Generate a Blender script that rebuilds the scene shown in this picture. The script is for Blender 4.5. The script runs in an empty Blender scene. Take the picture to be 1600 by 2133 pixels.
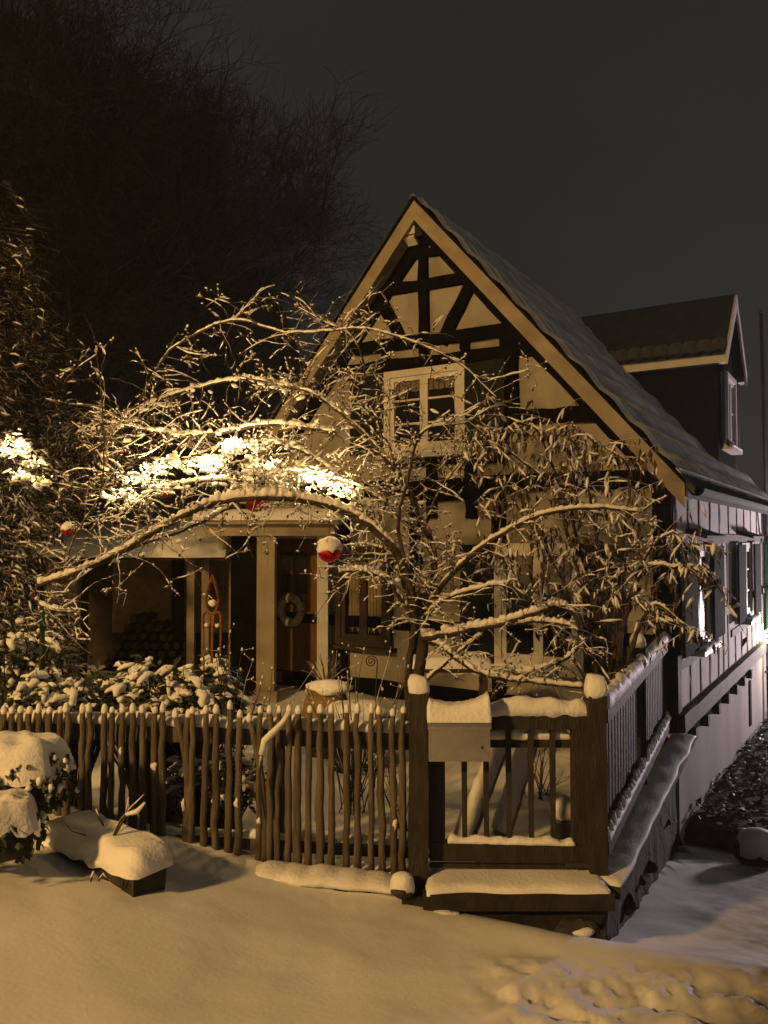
import bpy, math, random
from mathutils import Vector, Matrix, noise
R = math.radians
random.seed(7)
S = bpy.context.scene
COL = S.collection

# ------------------------------------------------------------------ camera
F = 1650.0
PITCH = R(1.84)
EYE = 2.0
cam = bpy.data.cameras.new('camera')
cam.sensor_fit = 'HORIZONTAL'
cam.sensor_width = 36
cam.lens = 36 * F / 1600
cam.clip_end = 500
camo = bpy.data.objects.new('camera', cam)
camo.location = (0, 0, EYE)
camo.rotation_euler = (math.pi / 2 + PITCH, 0, 0)
COL.objects.link(camo)
S.camera = camo

# ------------------------------------------------------------------ world
w = bpy.data.worlds.new('World')
S.world = w
w.use_nodes = True
nt = w.node_tree
bg = nt.nodes['Background']
sky = nt.nodes.new('ShaderNodeTexSky')
sky.sky_type = 'NISHITA'
sky.sun_disc = False
sky.sun_elevation = R(8)
sky.sun_rotation = R(120)
sky.air_density = 1.0
sky.dust_density = 4.0
hs = nt.nodes.new('ShaderNodeHueSaturation')
hs.inputs['Saturation'].default_value = 0.10
gm = nt.nodes.new('ShaderNodeGamma')
gm.inputs['Gamma'].default_value = 0.45
nt.links.new(sky.outputs[0], hs.inputs['Color'])
nt.links.new(hs.outputs[0], gm.inputs['Color'])
tn = nt.nodes.new('ShaderNodeMix'); tn.data_type = 'RGBA'; tn.blend_type = 'MULTIPLY'; tn.inputs[0].default_value = 1.0
tn.inputs[7].default_value = (1.0, 1.03, 0.90, 1)
nt.links.new(gm.outputs[0], tn.inputs[6])
cn = nt.nodes.new('ShaderNodeTexNoise'); cn.inputs['Scale'].default_value = 2.2; cn.inputs['Detail'].default_value = 4
cr = nt.nodes.new('ShaderNodeMapRange'); cr.inputs[1].default_value = 0.3; cr.inputs[2].default_value = 0.7; cr.inputs[3].default_value = 0.78; cr.inputs[4].default_value = 1.15
ctc = nt.nodes.new('ShaderNodeTexCoord'); nt.links.new(ctc.outputs['Generated'], cn.inputs['Vector']); nt.links.new(cn.outputs['Fac'], cr.inputs[0])
tc2 = nt.nodes.new('ShaderNodeMix'); tc2.data_type = 'RGBA'; tc2.blend_type = 'MULTIPLY'; tc2.inputs[0].default_value = 1.0
nt.links.new(tn.outputs[2], tc2.inputs[6]); nt.links.new(cr.outputs[0], tc2.inputs[7])
nt.links.new(tc2.outputs[2], bg.inputs['Color'])
bg.inputs['Strength'].default_value = 0.0150

# faint added night fill with no known source, same direction as the sky's sun
sun = bpy.data.lights.new('night_fill', 'SUN')
sun.energy = 0.02
sun.angle = R(20)
sun.color = (1.0, 0.93, 0.9)
suno = bpy.data.objects.new('night_fill', sun)
suno.rotation_euler = (R(62), 0, R(60))
COL.objects.link(suno)

LAMP_A = dict(pos=(-8.5, -4.5, 7.0), power=7000, color=(1.0, 0.56, 0.165))
LAMP_B = dict(pos=(12.6, 17.6, 0.1), power=5900, color=(1.0, 0.80, 0.85))

S.view_settings.view_transform = 'Standard'
S.view_settings.look = 'None'
S.view_settings.exposure = 0.0
S.view_settings.gamma = 1.0
S.view_settings.use_curve_mapping = False
S.cycles.use_denoising = True
S.cycles.max_bounces = 4
S.cycles.diffuse_bounces = 2
S.cycles.glossy_bounces = 2
S.cycles.use_adaptive_sampling = True
S.cycles.adaptive_threshold = 0.03
S.cycles.sample_clamp_indirect = 4.0
S.cycles.caustics_reflective = False
S.cycles.caustics_refractive = False

# ------------------------------------------------------------------ helpers
def at(px, py, d):
    """world point seen at photo pixel (px,py) at depth y=d"""
    a = (px - 800) / F
    b = -(py - 1066.5) / F
    ry = math.cos(PITCH) - b * math.sin(PITCH)
    rz = math.sin(PITCH) + b * math.cos(PITCH)
    k = d / ry
    return Vector((a * k, d, EYE + rz * k))

def nz(x, y=0.0, z=0.0):
    return noise.noise(Vector((x, y, z)))

def fbm(x, y, z=0.0, o=4):
    s, a = 0.0, 1.0
    for i in range(o):
        s += a * nz(x, y, z + 7.3 * i)
        x *= 2.03; y *= 2.03; z *= 2.03; a *= 0.5
    return s

def smooth(a, b, t):
    t = max(0.0, min(1.0, (t - a) / (b - a)))
    return t * t * (3 - 2 * t)

class MB:
    def __init__(s):
        s.v = []; s.f = []
    def quadgrid(s, rows, closed=False, cap=False):
        b = len(s.v); n = len(rows[0])
        for r in rows: s.v.extend(r)
        for i in range(len(rows) - 1):
            for j in range(n if closed else n - 1):
                k = (j + 1) % n
                s.f.append((b + i*n + j, b + i*n + k, b + (i+1)*n + k, b + (i+1)*n + j))
        if cap:
            s.f.append(tuple(b + j for j in range(n))[::-1])
            s.f.append(tuple(b + (len(rows)-1)*n + j for j in range(n)))
        return s
    def box(s, x0, x1, y0, y1, z0, z1):
        b = len(s.v)
        s.v += [(x0,y0,z0),(x1,y0,z0),(x1,y1,z0),(x0,y1,z0),(x0,y0,z1),(x1,y0,z1),(x1,y1,z1),(x0,y1,z1)]
        s.f += [(b+3,b+2,b+1,b),(b+4,b+5,b+6,b+7),(b,b+1,b+5,b+4),(b+1,b+2,b+6,b+5),(b+2,b+3,b+7,b+6),(b+3,b,b+4,b+7)]
        return s
    def bar(s, p0, p1, wd, ht, up=(0,0,1), seg=1, rough=0.0, seed=0, ends=None):
        """rectangular bar from p0 to p1; wd across, ht along up"""
        p0 = Vector(p0); p1 = Vector(p1); d = (p1 - p0).normalized(); up = Vector(up)
        sd = d.cross(up).normalized(); u = sd.cross(d).normalized()
        rows = []
        for i in range(seg + 1):
            t = i / seg; c = p0.lerp(p1, t); row = []
            for a, b2 in ((-1,-1),(1,-1),(1,1),(-1,1)):
                j = rough * nz(i*0.9 + seed, a*3.1, b2*5.7)
                k = rough * nz(i*0.9 + seed, a*3.1 + 9, b2*5.7)
                row.append(tuple(c + sd*(a*wd/2 + j) + u*(b2*ht/2 + k)))
            rows.append(row)
        return s.quadgrid(rows, True, True)
    def tube(s, pts, rad, n=6, cap=True, lump=0.0, seed=0, flat=1.0):
        pts = [Vector(p) for p in pts]; m = len(pts)
        if not hasattr(rad, '__len__'): rad = [rad] * m
        rows = []; ref = None
        for i, p in enumerate(pts):
            t = (pts[min(i+1, m-1)] - pts[max(i-1, 0)])
            if t.length < 1e-9: t = Vector((0, 0, 1))
            t.normalize()
            if ref is None:
                ref = Vector((0, 0, 1)) if abs(t.z) < 0.9 else Vector((1, 0, 0))
            a = t.cross(ref).normalized(); b = a.cross(t).normalized(); ref = b
            row = []
            for j in range(n):
                an = 2*math.pi*j/n
                r = rad[i]
                if lump: r *= 1 + lump * nz(i*0.6 + seed, math.cos(an)*1.3, math.sin(an)*1.3 + seed)
                row.append(tuple(p + a*(math.cos(an)*r) + b*(math.sin(an)*r*flat)))
            rows.append(row)
        return s.quadgrid(rows, True, cap)
    def lathe(s, c, prof, n=16):
        c = Vector(c)
        rows = [[(c.x + r*math.cos(2*math.pi*j/n), c.y + r*math.sin(2*math.pi*j/n), c.z + z) for j in range(n)] for r, z in prof]
        return s.quadgrid(rows, True, True)
    def blob(s, c, rad, seed=0, lvl=1, amp=0.25, rot=None, freq=1.4):
        V, Fc = ICO[lvl]; b = len(s.v); c = Vector(c)
        for v in V:
            k = 1 + amp * nz(v[0]*freq + seed*3.7, v[1]*freq + seed, v[2]*freq - seed*1.3)
            q = Vector((v[0]*rad[0]*k, v[1]*rad[1]*k, v[2]*rad[2]*k))
            if rot: q = rot @ q
            s.v.append(tuple(c + q))
        s.f += [(a+b, d+b, e+b) for a, d, e in Fc]
        return s
    def prism(s, poly, h0, h1, axis='y'):
        """poly of (a,b); extruded along axis"""
        b = len(s.v); n = len(poly)
        for h in (h0, h1):
            for (p, q) in poly:
                s.v.append((p, h, q) if axis == 'y' else ((h, p, q) if axis == 'x' else (p, q, h)))
        s.f.append(tuple(range(b, b+n))); s.f.append(tuple(range(b+2*n-1, b+n-1, -1)))
        for i in range(n):
            j = (i+1) % n
            s.f.append((b+i, b+n+i, b+n+j, b+j))
        return s

def _ico():
    import bmesh
    out = []
    for l in (1, 2, 3):
        bm = bmesh.new(); bmesh.ops.create_icosphere(bm, subdivisions=l, radius=1)
        bm.verts.ensure_lookup_table()
        out.append(([tuple(v.co) for v in bm.verts], [tuple(v.index for v in f.verts) for f in bm.faces]))
        bm.free()
    return out
ICO = _ico()

def mesh(name, mb, mat, smooth_=False):
    import bmesh
    me = bpy.data.meshes.new(name)
    me.from_pydata([tuple(v) for v in mb.v], [], mb.f)
    if len(mb.f) < 60000:
        bm = bmesh.new(); bm.from_mesh(me)
        bmesh.ops.recalc_face_normals(bm, faces=bm.faces); bm.to_mesh(me); bm.free()
    if smooth_:
        me.polygons.foreach_set('use_smooth', [True]*len(me.polygons))
    me.materials.append(mat)
    return me

def tag(o, label=None, cat=None, group=None, kind=None):
    if label: o['label'] = label
    if cat: o['category'] = cat
    if group: o['group'] = group
    if kind: o['kind'] = kind
    return o

def thing(name, loc, label, cat, group=None, rz=0.0):
    o = bpy.data.objects.new(name, None); COL.objects.link(o)
    o.location = loc; o.rotation_euler = (0, 0, rz); o.empty_display_size = 0.2
    return tag(o, label, cat, group)

def obj(name, mb, mat, parent=None, smooth_=False, local=False, kind=None, me=None, loc=None, rot=None):
    """mesh in WORLD coords unless local (then in the parent's frame)"""
    o = bpy.data.objects.new(name, me or mesh(name, mb, mat, smooth_))
    COL.objects.link(o)
    if loc is not None: o.location = loc
    if rot is not None: o.rotation_euler = rot
    if parent:
        o.parent = parent
        if not local:
            m = Matrix.Identity(4); p = parent
            chain = []
            while p:
                chain.append(p); p = p.parent
            for p in reversed(chain):
                if p.parent: m = m @ p.matrix_parent_inverse
                m = m @ Matrix.LocRotScale(p.location, p.rotation_euler, p.scale)
            o.matrix_parent_inverse = m.inverted()
    if kind: o['kind'] = kind
    return o

def copyobj(o, parent, loc=None):
    c = o.copy(); COL.objects.link(c); c.parent = parent
    if loc is not None: c.location = loc
    return c

# ------------------------------------------------------------------ materials
def pm(name, c1, c2=None, scale=6.0, rough=0.8, bump=0.0, bscale=None, metal=0.0, stretch=(1,1,1), detail=6, spec=0.3, lo=0.35, hi=0.65, sheen=0):
    m = bpy.data.materials.new(name); m.use_nodes = True
    n = m.node_tree.nodes; l = m.node_tree.links
    b = n['Principled BSDF']
    b.inputs['Roughness'].default_value = rough
    b.inputs['Metallic'].default_value = metal
    b.inputs['Specular IOR Level'].default_value = spec
    tc = n.new('ShaderNodeTexCoord'); mp = n.new('ShaderNodeMapping')
    mp.inputs['Scale'].default_value = stretch
    l.new(tc.outputs['Object'], mp.inputs['Vector'])
    if c2:
        t = n.new('ShaderNodeTexNoise'); t.inputs['Scale'].default_value = scale; t.inputs['Detail'].default_value = detail
        r = n.new('ShaderNodeValToRGB')
        r.color_ramp.elements[0].position = lo; r.color_ramp.elements[1].position = hi
        r.color_ramp.elements[0].color = (*c1, 1); r.color_ramp.elements[1].color = (*c2, 1)
        l.new(mp.outputs[0], t.inputs['Vector']); l.new(t.outputs['Fac'], r.inputs[0]); l.new(r.outputs[0], b.inputs['Base Color'])
    else:
        b.inputs['Base Color'].default_value = (*c1, 1)
    if bump:
        t2 = n.new('ShaderNodeTexNoise'); t2.inputs['Scale'].default_value = bscale or scale*4; t2.inputs['Detail'].default_value = 5
        bp = n.new('ShaderNodeBump'); bp.inputs['Strength'].default_value = bump; bp.inputs['Distance'].default_value = 0.02
        l.new(mp.outputs[0], t2.inputs['Vector']); l.new(t2.outputs['Fac'], bp.inputs['Height']); l.new(bp.outputs[0], b.inputs['Normal'])
    return m

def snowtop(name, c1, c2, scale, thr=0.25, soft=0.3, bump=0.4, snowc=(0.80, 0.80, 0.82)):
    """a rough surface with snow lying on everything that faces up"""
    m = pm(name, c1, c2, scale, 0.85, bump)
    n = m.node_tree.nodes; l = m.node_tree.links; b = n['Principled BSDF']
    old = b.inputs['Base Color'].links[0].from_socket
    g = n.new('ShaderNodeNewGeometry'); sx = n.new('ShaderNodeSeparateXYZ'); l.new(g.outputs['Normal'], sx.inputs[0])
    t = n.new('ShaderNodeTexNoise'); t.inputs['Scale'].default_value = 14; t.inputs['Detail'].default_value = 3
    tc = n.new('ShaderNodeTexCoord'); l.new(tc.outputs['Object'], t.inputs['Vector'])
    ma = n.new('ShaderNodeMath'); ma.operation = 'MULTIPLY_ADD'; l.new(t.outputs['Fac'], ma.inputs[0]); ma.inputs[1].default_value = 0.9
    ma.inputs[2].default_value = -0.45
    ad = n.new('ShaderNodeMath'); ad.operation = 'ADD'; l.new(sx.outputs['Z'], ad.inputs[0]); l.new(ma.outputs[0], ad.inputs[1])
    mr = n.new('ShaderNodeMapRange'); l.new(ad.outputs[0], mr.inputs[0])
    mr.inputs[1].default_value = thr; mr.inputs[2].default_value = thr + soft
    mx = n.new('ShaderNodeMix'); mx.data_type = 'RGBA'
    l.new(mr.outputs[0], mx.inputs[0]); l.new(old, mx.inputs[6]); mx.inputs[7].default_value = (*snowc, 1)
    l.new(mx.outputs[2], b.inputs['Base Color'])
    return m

M = {}
M['snow'] = pm('snow', (0.74,0.74,0.77), (0.84,0.84,0.86), 3, 0.65, 0.35, 45, spec=0.2)
M['snow_ground'] = pm('snow_ground', (0.76,0.76,0.78), (0.82,0.82,0.84), 1.3, 0.7, 0.10, 22, spec=0.2)
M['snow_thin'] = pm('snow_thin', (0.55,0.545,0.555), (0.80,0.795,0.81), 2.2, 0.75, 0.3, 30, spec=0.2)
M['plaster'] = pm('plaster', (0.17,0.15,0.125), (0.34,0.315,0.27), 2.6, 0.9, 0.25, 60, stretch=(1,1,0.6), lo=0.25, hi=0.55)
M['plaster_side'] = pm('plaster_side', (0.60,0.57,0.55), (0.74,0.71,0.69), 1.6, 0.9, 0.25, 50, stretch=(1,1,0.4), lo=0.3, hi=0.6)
M['plinth'] = pm('plinth', (0.30,0.27,0.26), (0.45,0.42,0.41), 1.4, 0.92, 0.4, 30, stretch=(1,1,0.3), lo=0.3, hi=0.62)
M['timber'] = pm('timber', (0.003,0.0028,0.0025), (0.007,0.0065,0.0055), 8, 0.9, 0.5, 40, spec=0.03)
M['timber_brown'] = pm('timber_brown', (0.030,0.022,0.018), (0.055,0.042,0.035), 6, 0.8, 0.5, 30)
M['board'] = pm('board', (0.22,0.18,0.135), (0.33,0.285,0.215), 3, 0.75, 0.25, 40)
M['white_paint'] = pm('white_paint', (0.52,0.50,0.46), (0.62,0.60,0.56), 5, 0.5, 0.1, 60)
M['shutter'] = pm('shutter', (0.010,0.014,0.011), (0.018,0.022,0.018), 6, 0.7, 0.3, 40, spec=0.08)
M['shutter_side'] = pm('shutter_side', (0.030,0.042,0.040), (0.050,0.065,0.06), 6, 0.95, 0.3, 40, spec=0.02)
M['glass'] = pm('glass', (0.012,0.012,0.013), None, rough=0.08, spec=0.5)
M['curtain'] = pm('curtain', (0.12,0.10,0.085), (0.20,0.17,0.14), 30, 0.9)
M['curtain_warm'] = pm('curtain_warm', (0.20,0.16,0.09), (0.30,0.24,0.14), 8, 0.9)
M['tile'] = pm('tile', (0.05,0.06,0.06), (0.09,0.10,0.095), 5, 0.8, 0.4, 40, spec=0.1)
M['dormer_tile'] = pm('dormer_tile', (0.022,0.030,0.044), (0.032,0.042,0.058), 5, 0.9, 0.4, 40, spec=0.03)
M['gutter'] = pm('gutter', (0.03,0.05,0.045), (0.06,0.085,0.075), 8, 0.85, 0.2, 30, spec=0.1)
M['slate'] = pm('slate', (0.008,0.008,0.009), (0.014,0.014,0.015), 8, 0.95, 0.3, 30, spec=0.01)
M['green_metal'] = pm('green_metal', (0.02,0.16,0.09), (0.03,0.21,0.12), 4, 0.4, 0.05)
M['picket'] = pm('picket', (0.070,0.058,0.045), (0.15,0.125,0.098), 7, 0.85, 0.6, 40, stretch=(3,3,0.5))
M['gate'] = pm('gate', (0.020,0.017,0.014), (0.040,0.034,0.027), 8, 0.75, 0.5, 40, stretch=(3,3,0.6))
M['stone'] = pm('stone', (0.022,0.021,0.018), (0.07,0.066,0.055), 5, 0.95, 0.9, 18)
M['concrete'] = pm('concrete', (0.012,0.011,0.009), (0.036,0.034,0.029), 4, 0.95, 0.8, 20)
M['dark_green'] = pm('dark_green', (0.008,0.022,0.012), (0.014,0.034,0.02), 5, 0.6, 0.1, spec=0.2)
M['steel'] = pm('steel', (0.52,0.51,0.49), (0.58,0.57,0.55), 30, 0.38, 0.05, 80, metal=1.0)
M['dark_metal'] = pm('dark_metal', (0.03,0.03,0.032), (0.05,0.05,0.05), 6, 0.5, 0.1)
M['rust'] = pm('rust', (0.10,0.035,0.012), (0.22,0.09,0.03), 14, 0.85, 0.4, 60)
M['bauble'] = pm('bauble', (0.50,0.012,0.015), None, rough=0.10, metal=0.75)
M['bark'] = snowtop('bark', (0.025,0.018,0.012), (0.06,0.045,0.03), 12, 0.30, 0.35)
M['twig'] = snowtop('twig', (0.035,0.022,0.012), (0.08,0.05,0.028), 12, 0.16, 0.35)
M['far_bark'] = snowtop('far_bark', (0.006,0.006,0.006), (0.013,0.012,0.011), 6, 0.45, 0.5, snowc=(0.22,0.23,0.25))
M['leaf'] = pm('leaf', (0.035,0.025,0.011), (0.085,0.055,0.024), 9, 0.7)
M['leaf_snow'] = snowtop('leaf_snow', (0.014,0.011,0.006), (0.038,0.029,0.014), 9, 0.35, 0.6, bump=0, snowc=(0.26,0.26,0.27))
M['leaf_green'] = pm('leaf_green', (0.02,0.03,0.012), (0.05,0.06,0.022), 9, 0.6)
M['soil'] = pm('soil', (0.012,0.011,0.010), (0.035,0.032,0.028), 9, 0.95, 1.0, 25)
M['hill'] = pm('hill', (0.006,0.006,0.004), (0.02,0.017,0.012), 1.5, 1.0, 1.0, 6)
M['urn'] = pm('urn', (0.16,0.10,0.03), (0.26,0.17,0.06), 5, 0.75, 0.2, 30)
M['door'] = pm('door', (0.10,0.045,0.018), (0.16,0.075,0.03), 5, 0.6, 0.3, 30, stretch=(4,4,0.6))
M['wreath'] = pm('wreath', (0.25,0.22,0.16), (0.40,0.36,0.28), 40, 0.9, 0.6, 60)
M['log'] = pm('log', (0.035,0.023,0.014), (0.09,0.06,0.034), 12, 0.9, 0.5, 40)
def emit(name, col, st):
    m = bpy.data.materials.new(name); m.use_nodes = True
    b = m.node_tree.nodes['Principled BSDF']
    b.inputs['Base Color'].default_value = (0.8,0.7,0.5,1)
    b.inputs['Emission Color'].default_value = (*col, 1); b.inputs['Emission Strength'].default_value = st
    return m
M['bulb'] = emit('bulb', (1.0, 0.62, 0.22), 4.0)
M['lamp_lens'] = emit('lamp_lens', (1.0, 0.6, 0.25), 6)
M['star'] = emit('star', (1.0, 0.86, 0.5), 6)

def lamp(name, loc, power, color, radius, parent):
    li = bpy.data.lights.new(name, 'POINT'); li.energy = power; li.color = color; li.shadow_soft_size = radius
    o = bpy.data.objects.new(name, li); COL.objects.link(o); o.location = loc
    o.parent = parent; o.matrix_parent_inverse = Matrix.Translation(parent.location).inverted()
    return o

def snow_ridge(mb, p0, p1, wd, ht, seed=0, seg=24, k=8, var=0.35, side=None, fr=6.0, taper=True):
    """a heaped strip of snow lying along p0-p1 (base at that height)"""
    p0 = Vector(p0); p1 = Vector(p1); L = (p1-p0).length; d = (p1-p0).normalized()
    sd = Vector((d.y, -d.x, 0)).normalized() if side is None else Vector(side)
    rows = []
    for i in range(seg+1):
        t = i/seg; c = p0.lerp(p1, t)
        e = min(1.0, math.sqrt(max(0.0, min(t, 1-t)*L/(ht*0.8+1e-6)))) if taper else 1.0
        h = ht*(1 + var*nz(t*L*fr + seed*5.1, seed)*1.6)*(0.35+0.65*e)
        ww = wd*(1 + 0.18*nz(t*L*fr*0.7 + seed*3.3, seed+4))
        row = []
        for j in range(k+1):
            a = math.pi*j/k
            x = math.cos(a); z = math.sin(a)**0.75
            row.append(tuple(c + sd*(x*ww/2) + Vector((0,0,z*h + 0.15*ht*nz(x*2+seed, t*L*fr*2, z)))))
        rows.append(row)
    mb.quadgrid(rows, False, False)
    b = len(mb.v) - (seg+1)*(k+1)
    mb.f.append(tuple(b+j for j in range(k+1))); mb.f.append(tuple(b+seg*(k+1)+j for j in range(k, -1, -1)))
    for i in range(seg):
        mb.f.append((b+i*(k+1), b+(i+1)*(k+1), b+(i+1)*(k+1)+k, b+i*(k+1)+k))
    return mb

def cap_prof(r, h):
    return [(r*1.0, -0.01), (r*1.12, 0.15*h), (r*1.02, 0.5*h), (r*0.75, 0.8*h), (r*0.38, 0.97*h), (0.002, h)]

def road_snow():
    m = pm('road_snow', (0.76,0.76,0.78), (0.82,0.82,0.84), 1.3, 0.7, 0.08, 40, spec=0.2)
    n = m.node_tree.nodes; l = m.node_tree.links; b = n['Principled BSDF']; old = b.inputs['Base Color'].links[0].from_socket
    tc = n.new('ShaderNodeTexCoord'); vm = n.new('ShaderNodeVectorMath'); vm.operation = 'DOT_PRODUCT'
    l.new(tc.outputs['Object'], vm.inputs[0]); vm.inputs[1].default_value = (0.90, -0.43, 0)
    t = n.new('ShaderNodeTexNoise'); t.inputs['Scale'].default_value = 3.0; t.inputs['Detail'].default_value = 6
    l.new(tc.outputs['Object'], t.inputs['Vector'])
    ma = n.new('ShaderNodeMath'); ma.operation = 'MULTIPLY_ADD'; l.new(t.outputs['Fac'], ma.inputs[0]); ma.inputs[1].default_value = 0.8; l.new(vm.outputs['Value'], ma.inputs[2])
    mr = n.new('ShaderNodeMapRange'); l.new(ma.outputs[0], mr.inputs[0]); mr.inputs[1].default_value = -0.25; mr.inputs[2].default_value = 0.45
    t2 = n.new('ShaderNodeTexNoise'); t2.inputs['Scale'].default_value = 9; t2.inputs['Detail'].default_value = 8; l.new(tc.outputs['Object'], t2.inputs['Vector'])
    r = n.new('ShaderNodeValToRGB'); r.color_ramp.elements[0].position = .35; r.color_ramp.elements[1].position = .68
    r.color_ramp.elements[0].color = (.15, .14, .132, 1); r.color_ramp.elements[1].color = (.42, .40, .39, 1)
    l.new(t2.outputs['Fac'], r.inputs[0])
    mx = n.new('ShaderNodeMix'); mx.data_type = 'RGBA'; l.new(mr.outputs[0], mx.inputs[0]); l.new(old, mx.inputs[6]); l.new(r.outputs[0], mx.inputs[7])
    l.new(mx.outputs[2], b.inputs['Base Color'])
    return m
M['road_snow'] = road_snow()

# ------------------------------------------------------------------ terrain
CX, CY = 1.27, 4.55            # front corner of the retaining wall
P0 = Vector((3.0, 8.2, 0.0))   # near corner of the house
A = R(32)
def side_x(y): return CX + (y - CY) * (P0.x - CX) / (P0.y - CY)

def in_garden(x, y):
    return y > 5.15 + 0.02*max(0, -x) and x < side_x(y) - 0.15 and y < 30

def ground(x, y):
    xe = x if x < 1.0 else 1.0 + 0.55*(x-1.0)
    yc = 4.53 - 0.31*(x-0.4)
    ye = y if (y < yc or x < 0.0) else yc + (y-yc)*(1 - 0.6*smooth(0.0, 0.5, x))
    z = -0.06 - 0.08*xe - 0.05*(ye - 4.6)
    z += 0.17*smooth(-0.2, -1.9, x) + 0.08*smooth(-1.6, -2.6, x)
    z -= 0.38*smooth(5.6, 8.6, y)*smooth(0.8, 2.4, x)
    z = max(z, -2.2)
    if x < -3: z += 0.04*(x+3)
    q = (x - 0.40)*0.296 + (y - 4.53)*0.955
    q += 0.05*nz(x*1.3, y*1.3, 3)
    if q > -0.3:
        qq = 0.06*math.log1p(math.exp(min(40, q/0.06)))
        z -= 0.60*(1 - math.exp(-qq/1.15))*smooth(-0.1, 0.5, x)
    z += 0.030*fbm(x*0.55, y*0.8, 1.0, 2) + 0.008*fbm(x*2.6, y*2.6, 5, 4)
    # a low shoulder of packed snow where the bank turns down
    z += 0.03*math.exp(-((q+0.15)/0.2)**2)*smooth(0.3, 0.9, x)
    # ploughed, lumpy snow at the road side
    m = smooth(0.0, 0.5, (x - 0.15) - (y - 3.2)*0.2)*smooth(4.25 - 0.10*x, 3.65, y)*smooth(7, 4, x)
    if m > 0:
        l = fbm(x*3.2, y*4.0, 2, 3); l2 = fbm(x*9, y*10, 4, 4)
        z += m*(0.02 + 0.045*l + 0.030*l2 + 0.020*fbm(x*21, y*21, 9, 3))
    # trodden road farther right
    m2 = smooth(1.6, 2.4, x)*smooth(6.5, 3.0, y)
    z += m2*0.03*fbm(x*4, y*4, 8, 3)
    return z

def axis(lo, hi, d0, d1, step, grow=1.35):
    xs = []; x = d0
    while x <= d1 + 1e-6: xs.append(x); x += step
    s = step; x = d1
    while x < hi: s *= grow; x += s; xs.append(x)
    s = step; x = d0
    while x > lo: s *= grow; x -= s; xs.insert(0, x)
    return xs
xs = axis(-70, 70, -3.2, 3.2, 0.03)
ys = axis(-25, 90, 2.4, 6.4, 0.03)
rows = []
for y in ys:
    r = []
    for x in xs:
        z = ground(x, y)
        if in_garden(x, y): z = min(z - 0.4, -0.5)
        r.append((x, y, z))
    rows.append(r)
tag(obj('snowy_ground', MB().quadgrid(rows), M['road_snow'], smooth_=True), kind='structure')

# garden behind the fence (level with the house sill)
def garden(x, y):
    return -0.02 + 0.045*fbm(x*0.9, y*0.9, 2, 3) + 0.05*smooth(-1, -3, x) + 0.02*fbm(x*4, y*4, 6, 2)
rows = []
for i in range(110):
    y = 4.84 + 9.5*(i/109)**1.5
    x1 = min(side_x(y) - 0.12, 2.9); x0 = -9.0
    rows.append([(x0+(x1-x0)*(j/150), y, garden(x0+(x1-x0)*(j/150), y) - (0.03 if i == 0 else 0)) for j in range(151)])
tag(obj('garden_snow', MB().quadgrid(rows), M['snow_ground'], smooth_=True), kind='structure')

# wooded hillside behind, dark undergrowth
rows = []
for i in range(60):
    y = 15.5 + i*1.0
    r = []
    for j in range(90):
        x = -48 + j*0.8
        up = max(0, y - 17 - 0.25*max(0, x+6))*0.50
        z = -0.8 + up*smooth(-2, -16, x - 0.05*(y-16)) + 0.9*fbm(x*0.5, y*0.5, 3, 4)
        r.append((x, y, z))
    rows.append(r)
tag(obj('wooded_hillside', MB().quadgrid(rows), M['hill'], smooth_=True), kind='structure')

# ------------------------------------------------------------------ house
H = thing('half_timbered_house', P0, 'small half-timbered house with steep snowy gable roof and dormer', 'house', rz=-A)
ca, sa = math.cos(A), math.sin(A)
def ray(px, py):
    return at(px, py, 1.0) - Vector((0, 0, EYE))
def gab(px, py):
    """photo pixel -> (X,z) on the gable wall plane"""
    r = ray(px, py); n = Vector((sa, ca, 0)); o = Vector((0, 0, EYE))
    k = (P0 - o).dot(n) / r.dot(n); p = o + r*k - P0
    return (p.x*ca - p.y*sa, p.z)
def sidew(px, py):
    r = ray(px, py); n = Vector((ca, -sa, 0)); o = Vector((0, 0, EYE))
    k = (P0 - o).dot(n) / r.dot(n); p = o + r*k - P0
    return (p.x*sa + p.y*ca, p.z)
GW, HL = 5.8, 7.3
XR = -GW/2
def roof_z(X):   # underside line of the roof surface
    return 2.76 + 1.15*(-X) if X > XR else 2.76 + 1.15*(X + GW)
RZ = roof_z(XR)
hp = lambda name, mb, m, sm=False, par=None: obj(name, mb, M[m] if isinstance(m, str) else m, par or H, sm, local=True)
# walls: the gabled body, the plinth below
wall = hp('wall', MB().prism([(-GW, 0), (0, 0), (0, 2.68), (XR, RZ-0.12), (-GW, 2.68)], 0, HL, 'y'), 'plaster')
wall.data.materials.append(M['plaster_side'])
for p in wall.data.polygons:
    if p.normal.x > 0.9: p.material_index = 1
hp('plinth', MB().box(-GW-0.02, 0.03, -0.03, HL+0.02, -2.2, -0.02), 'plinth')
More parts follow.
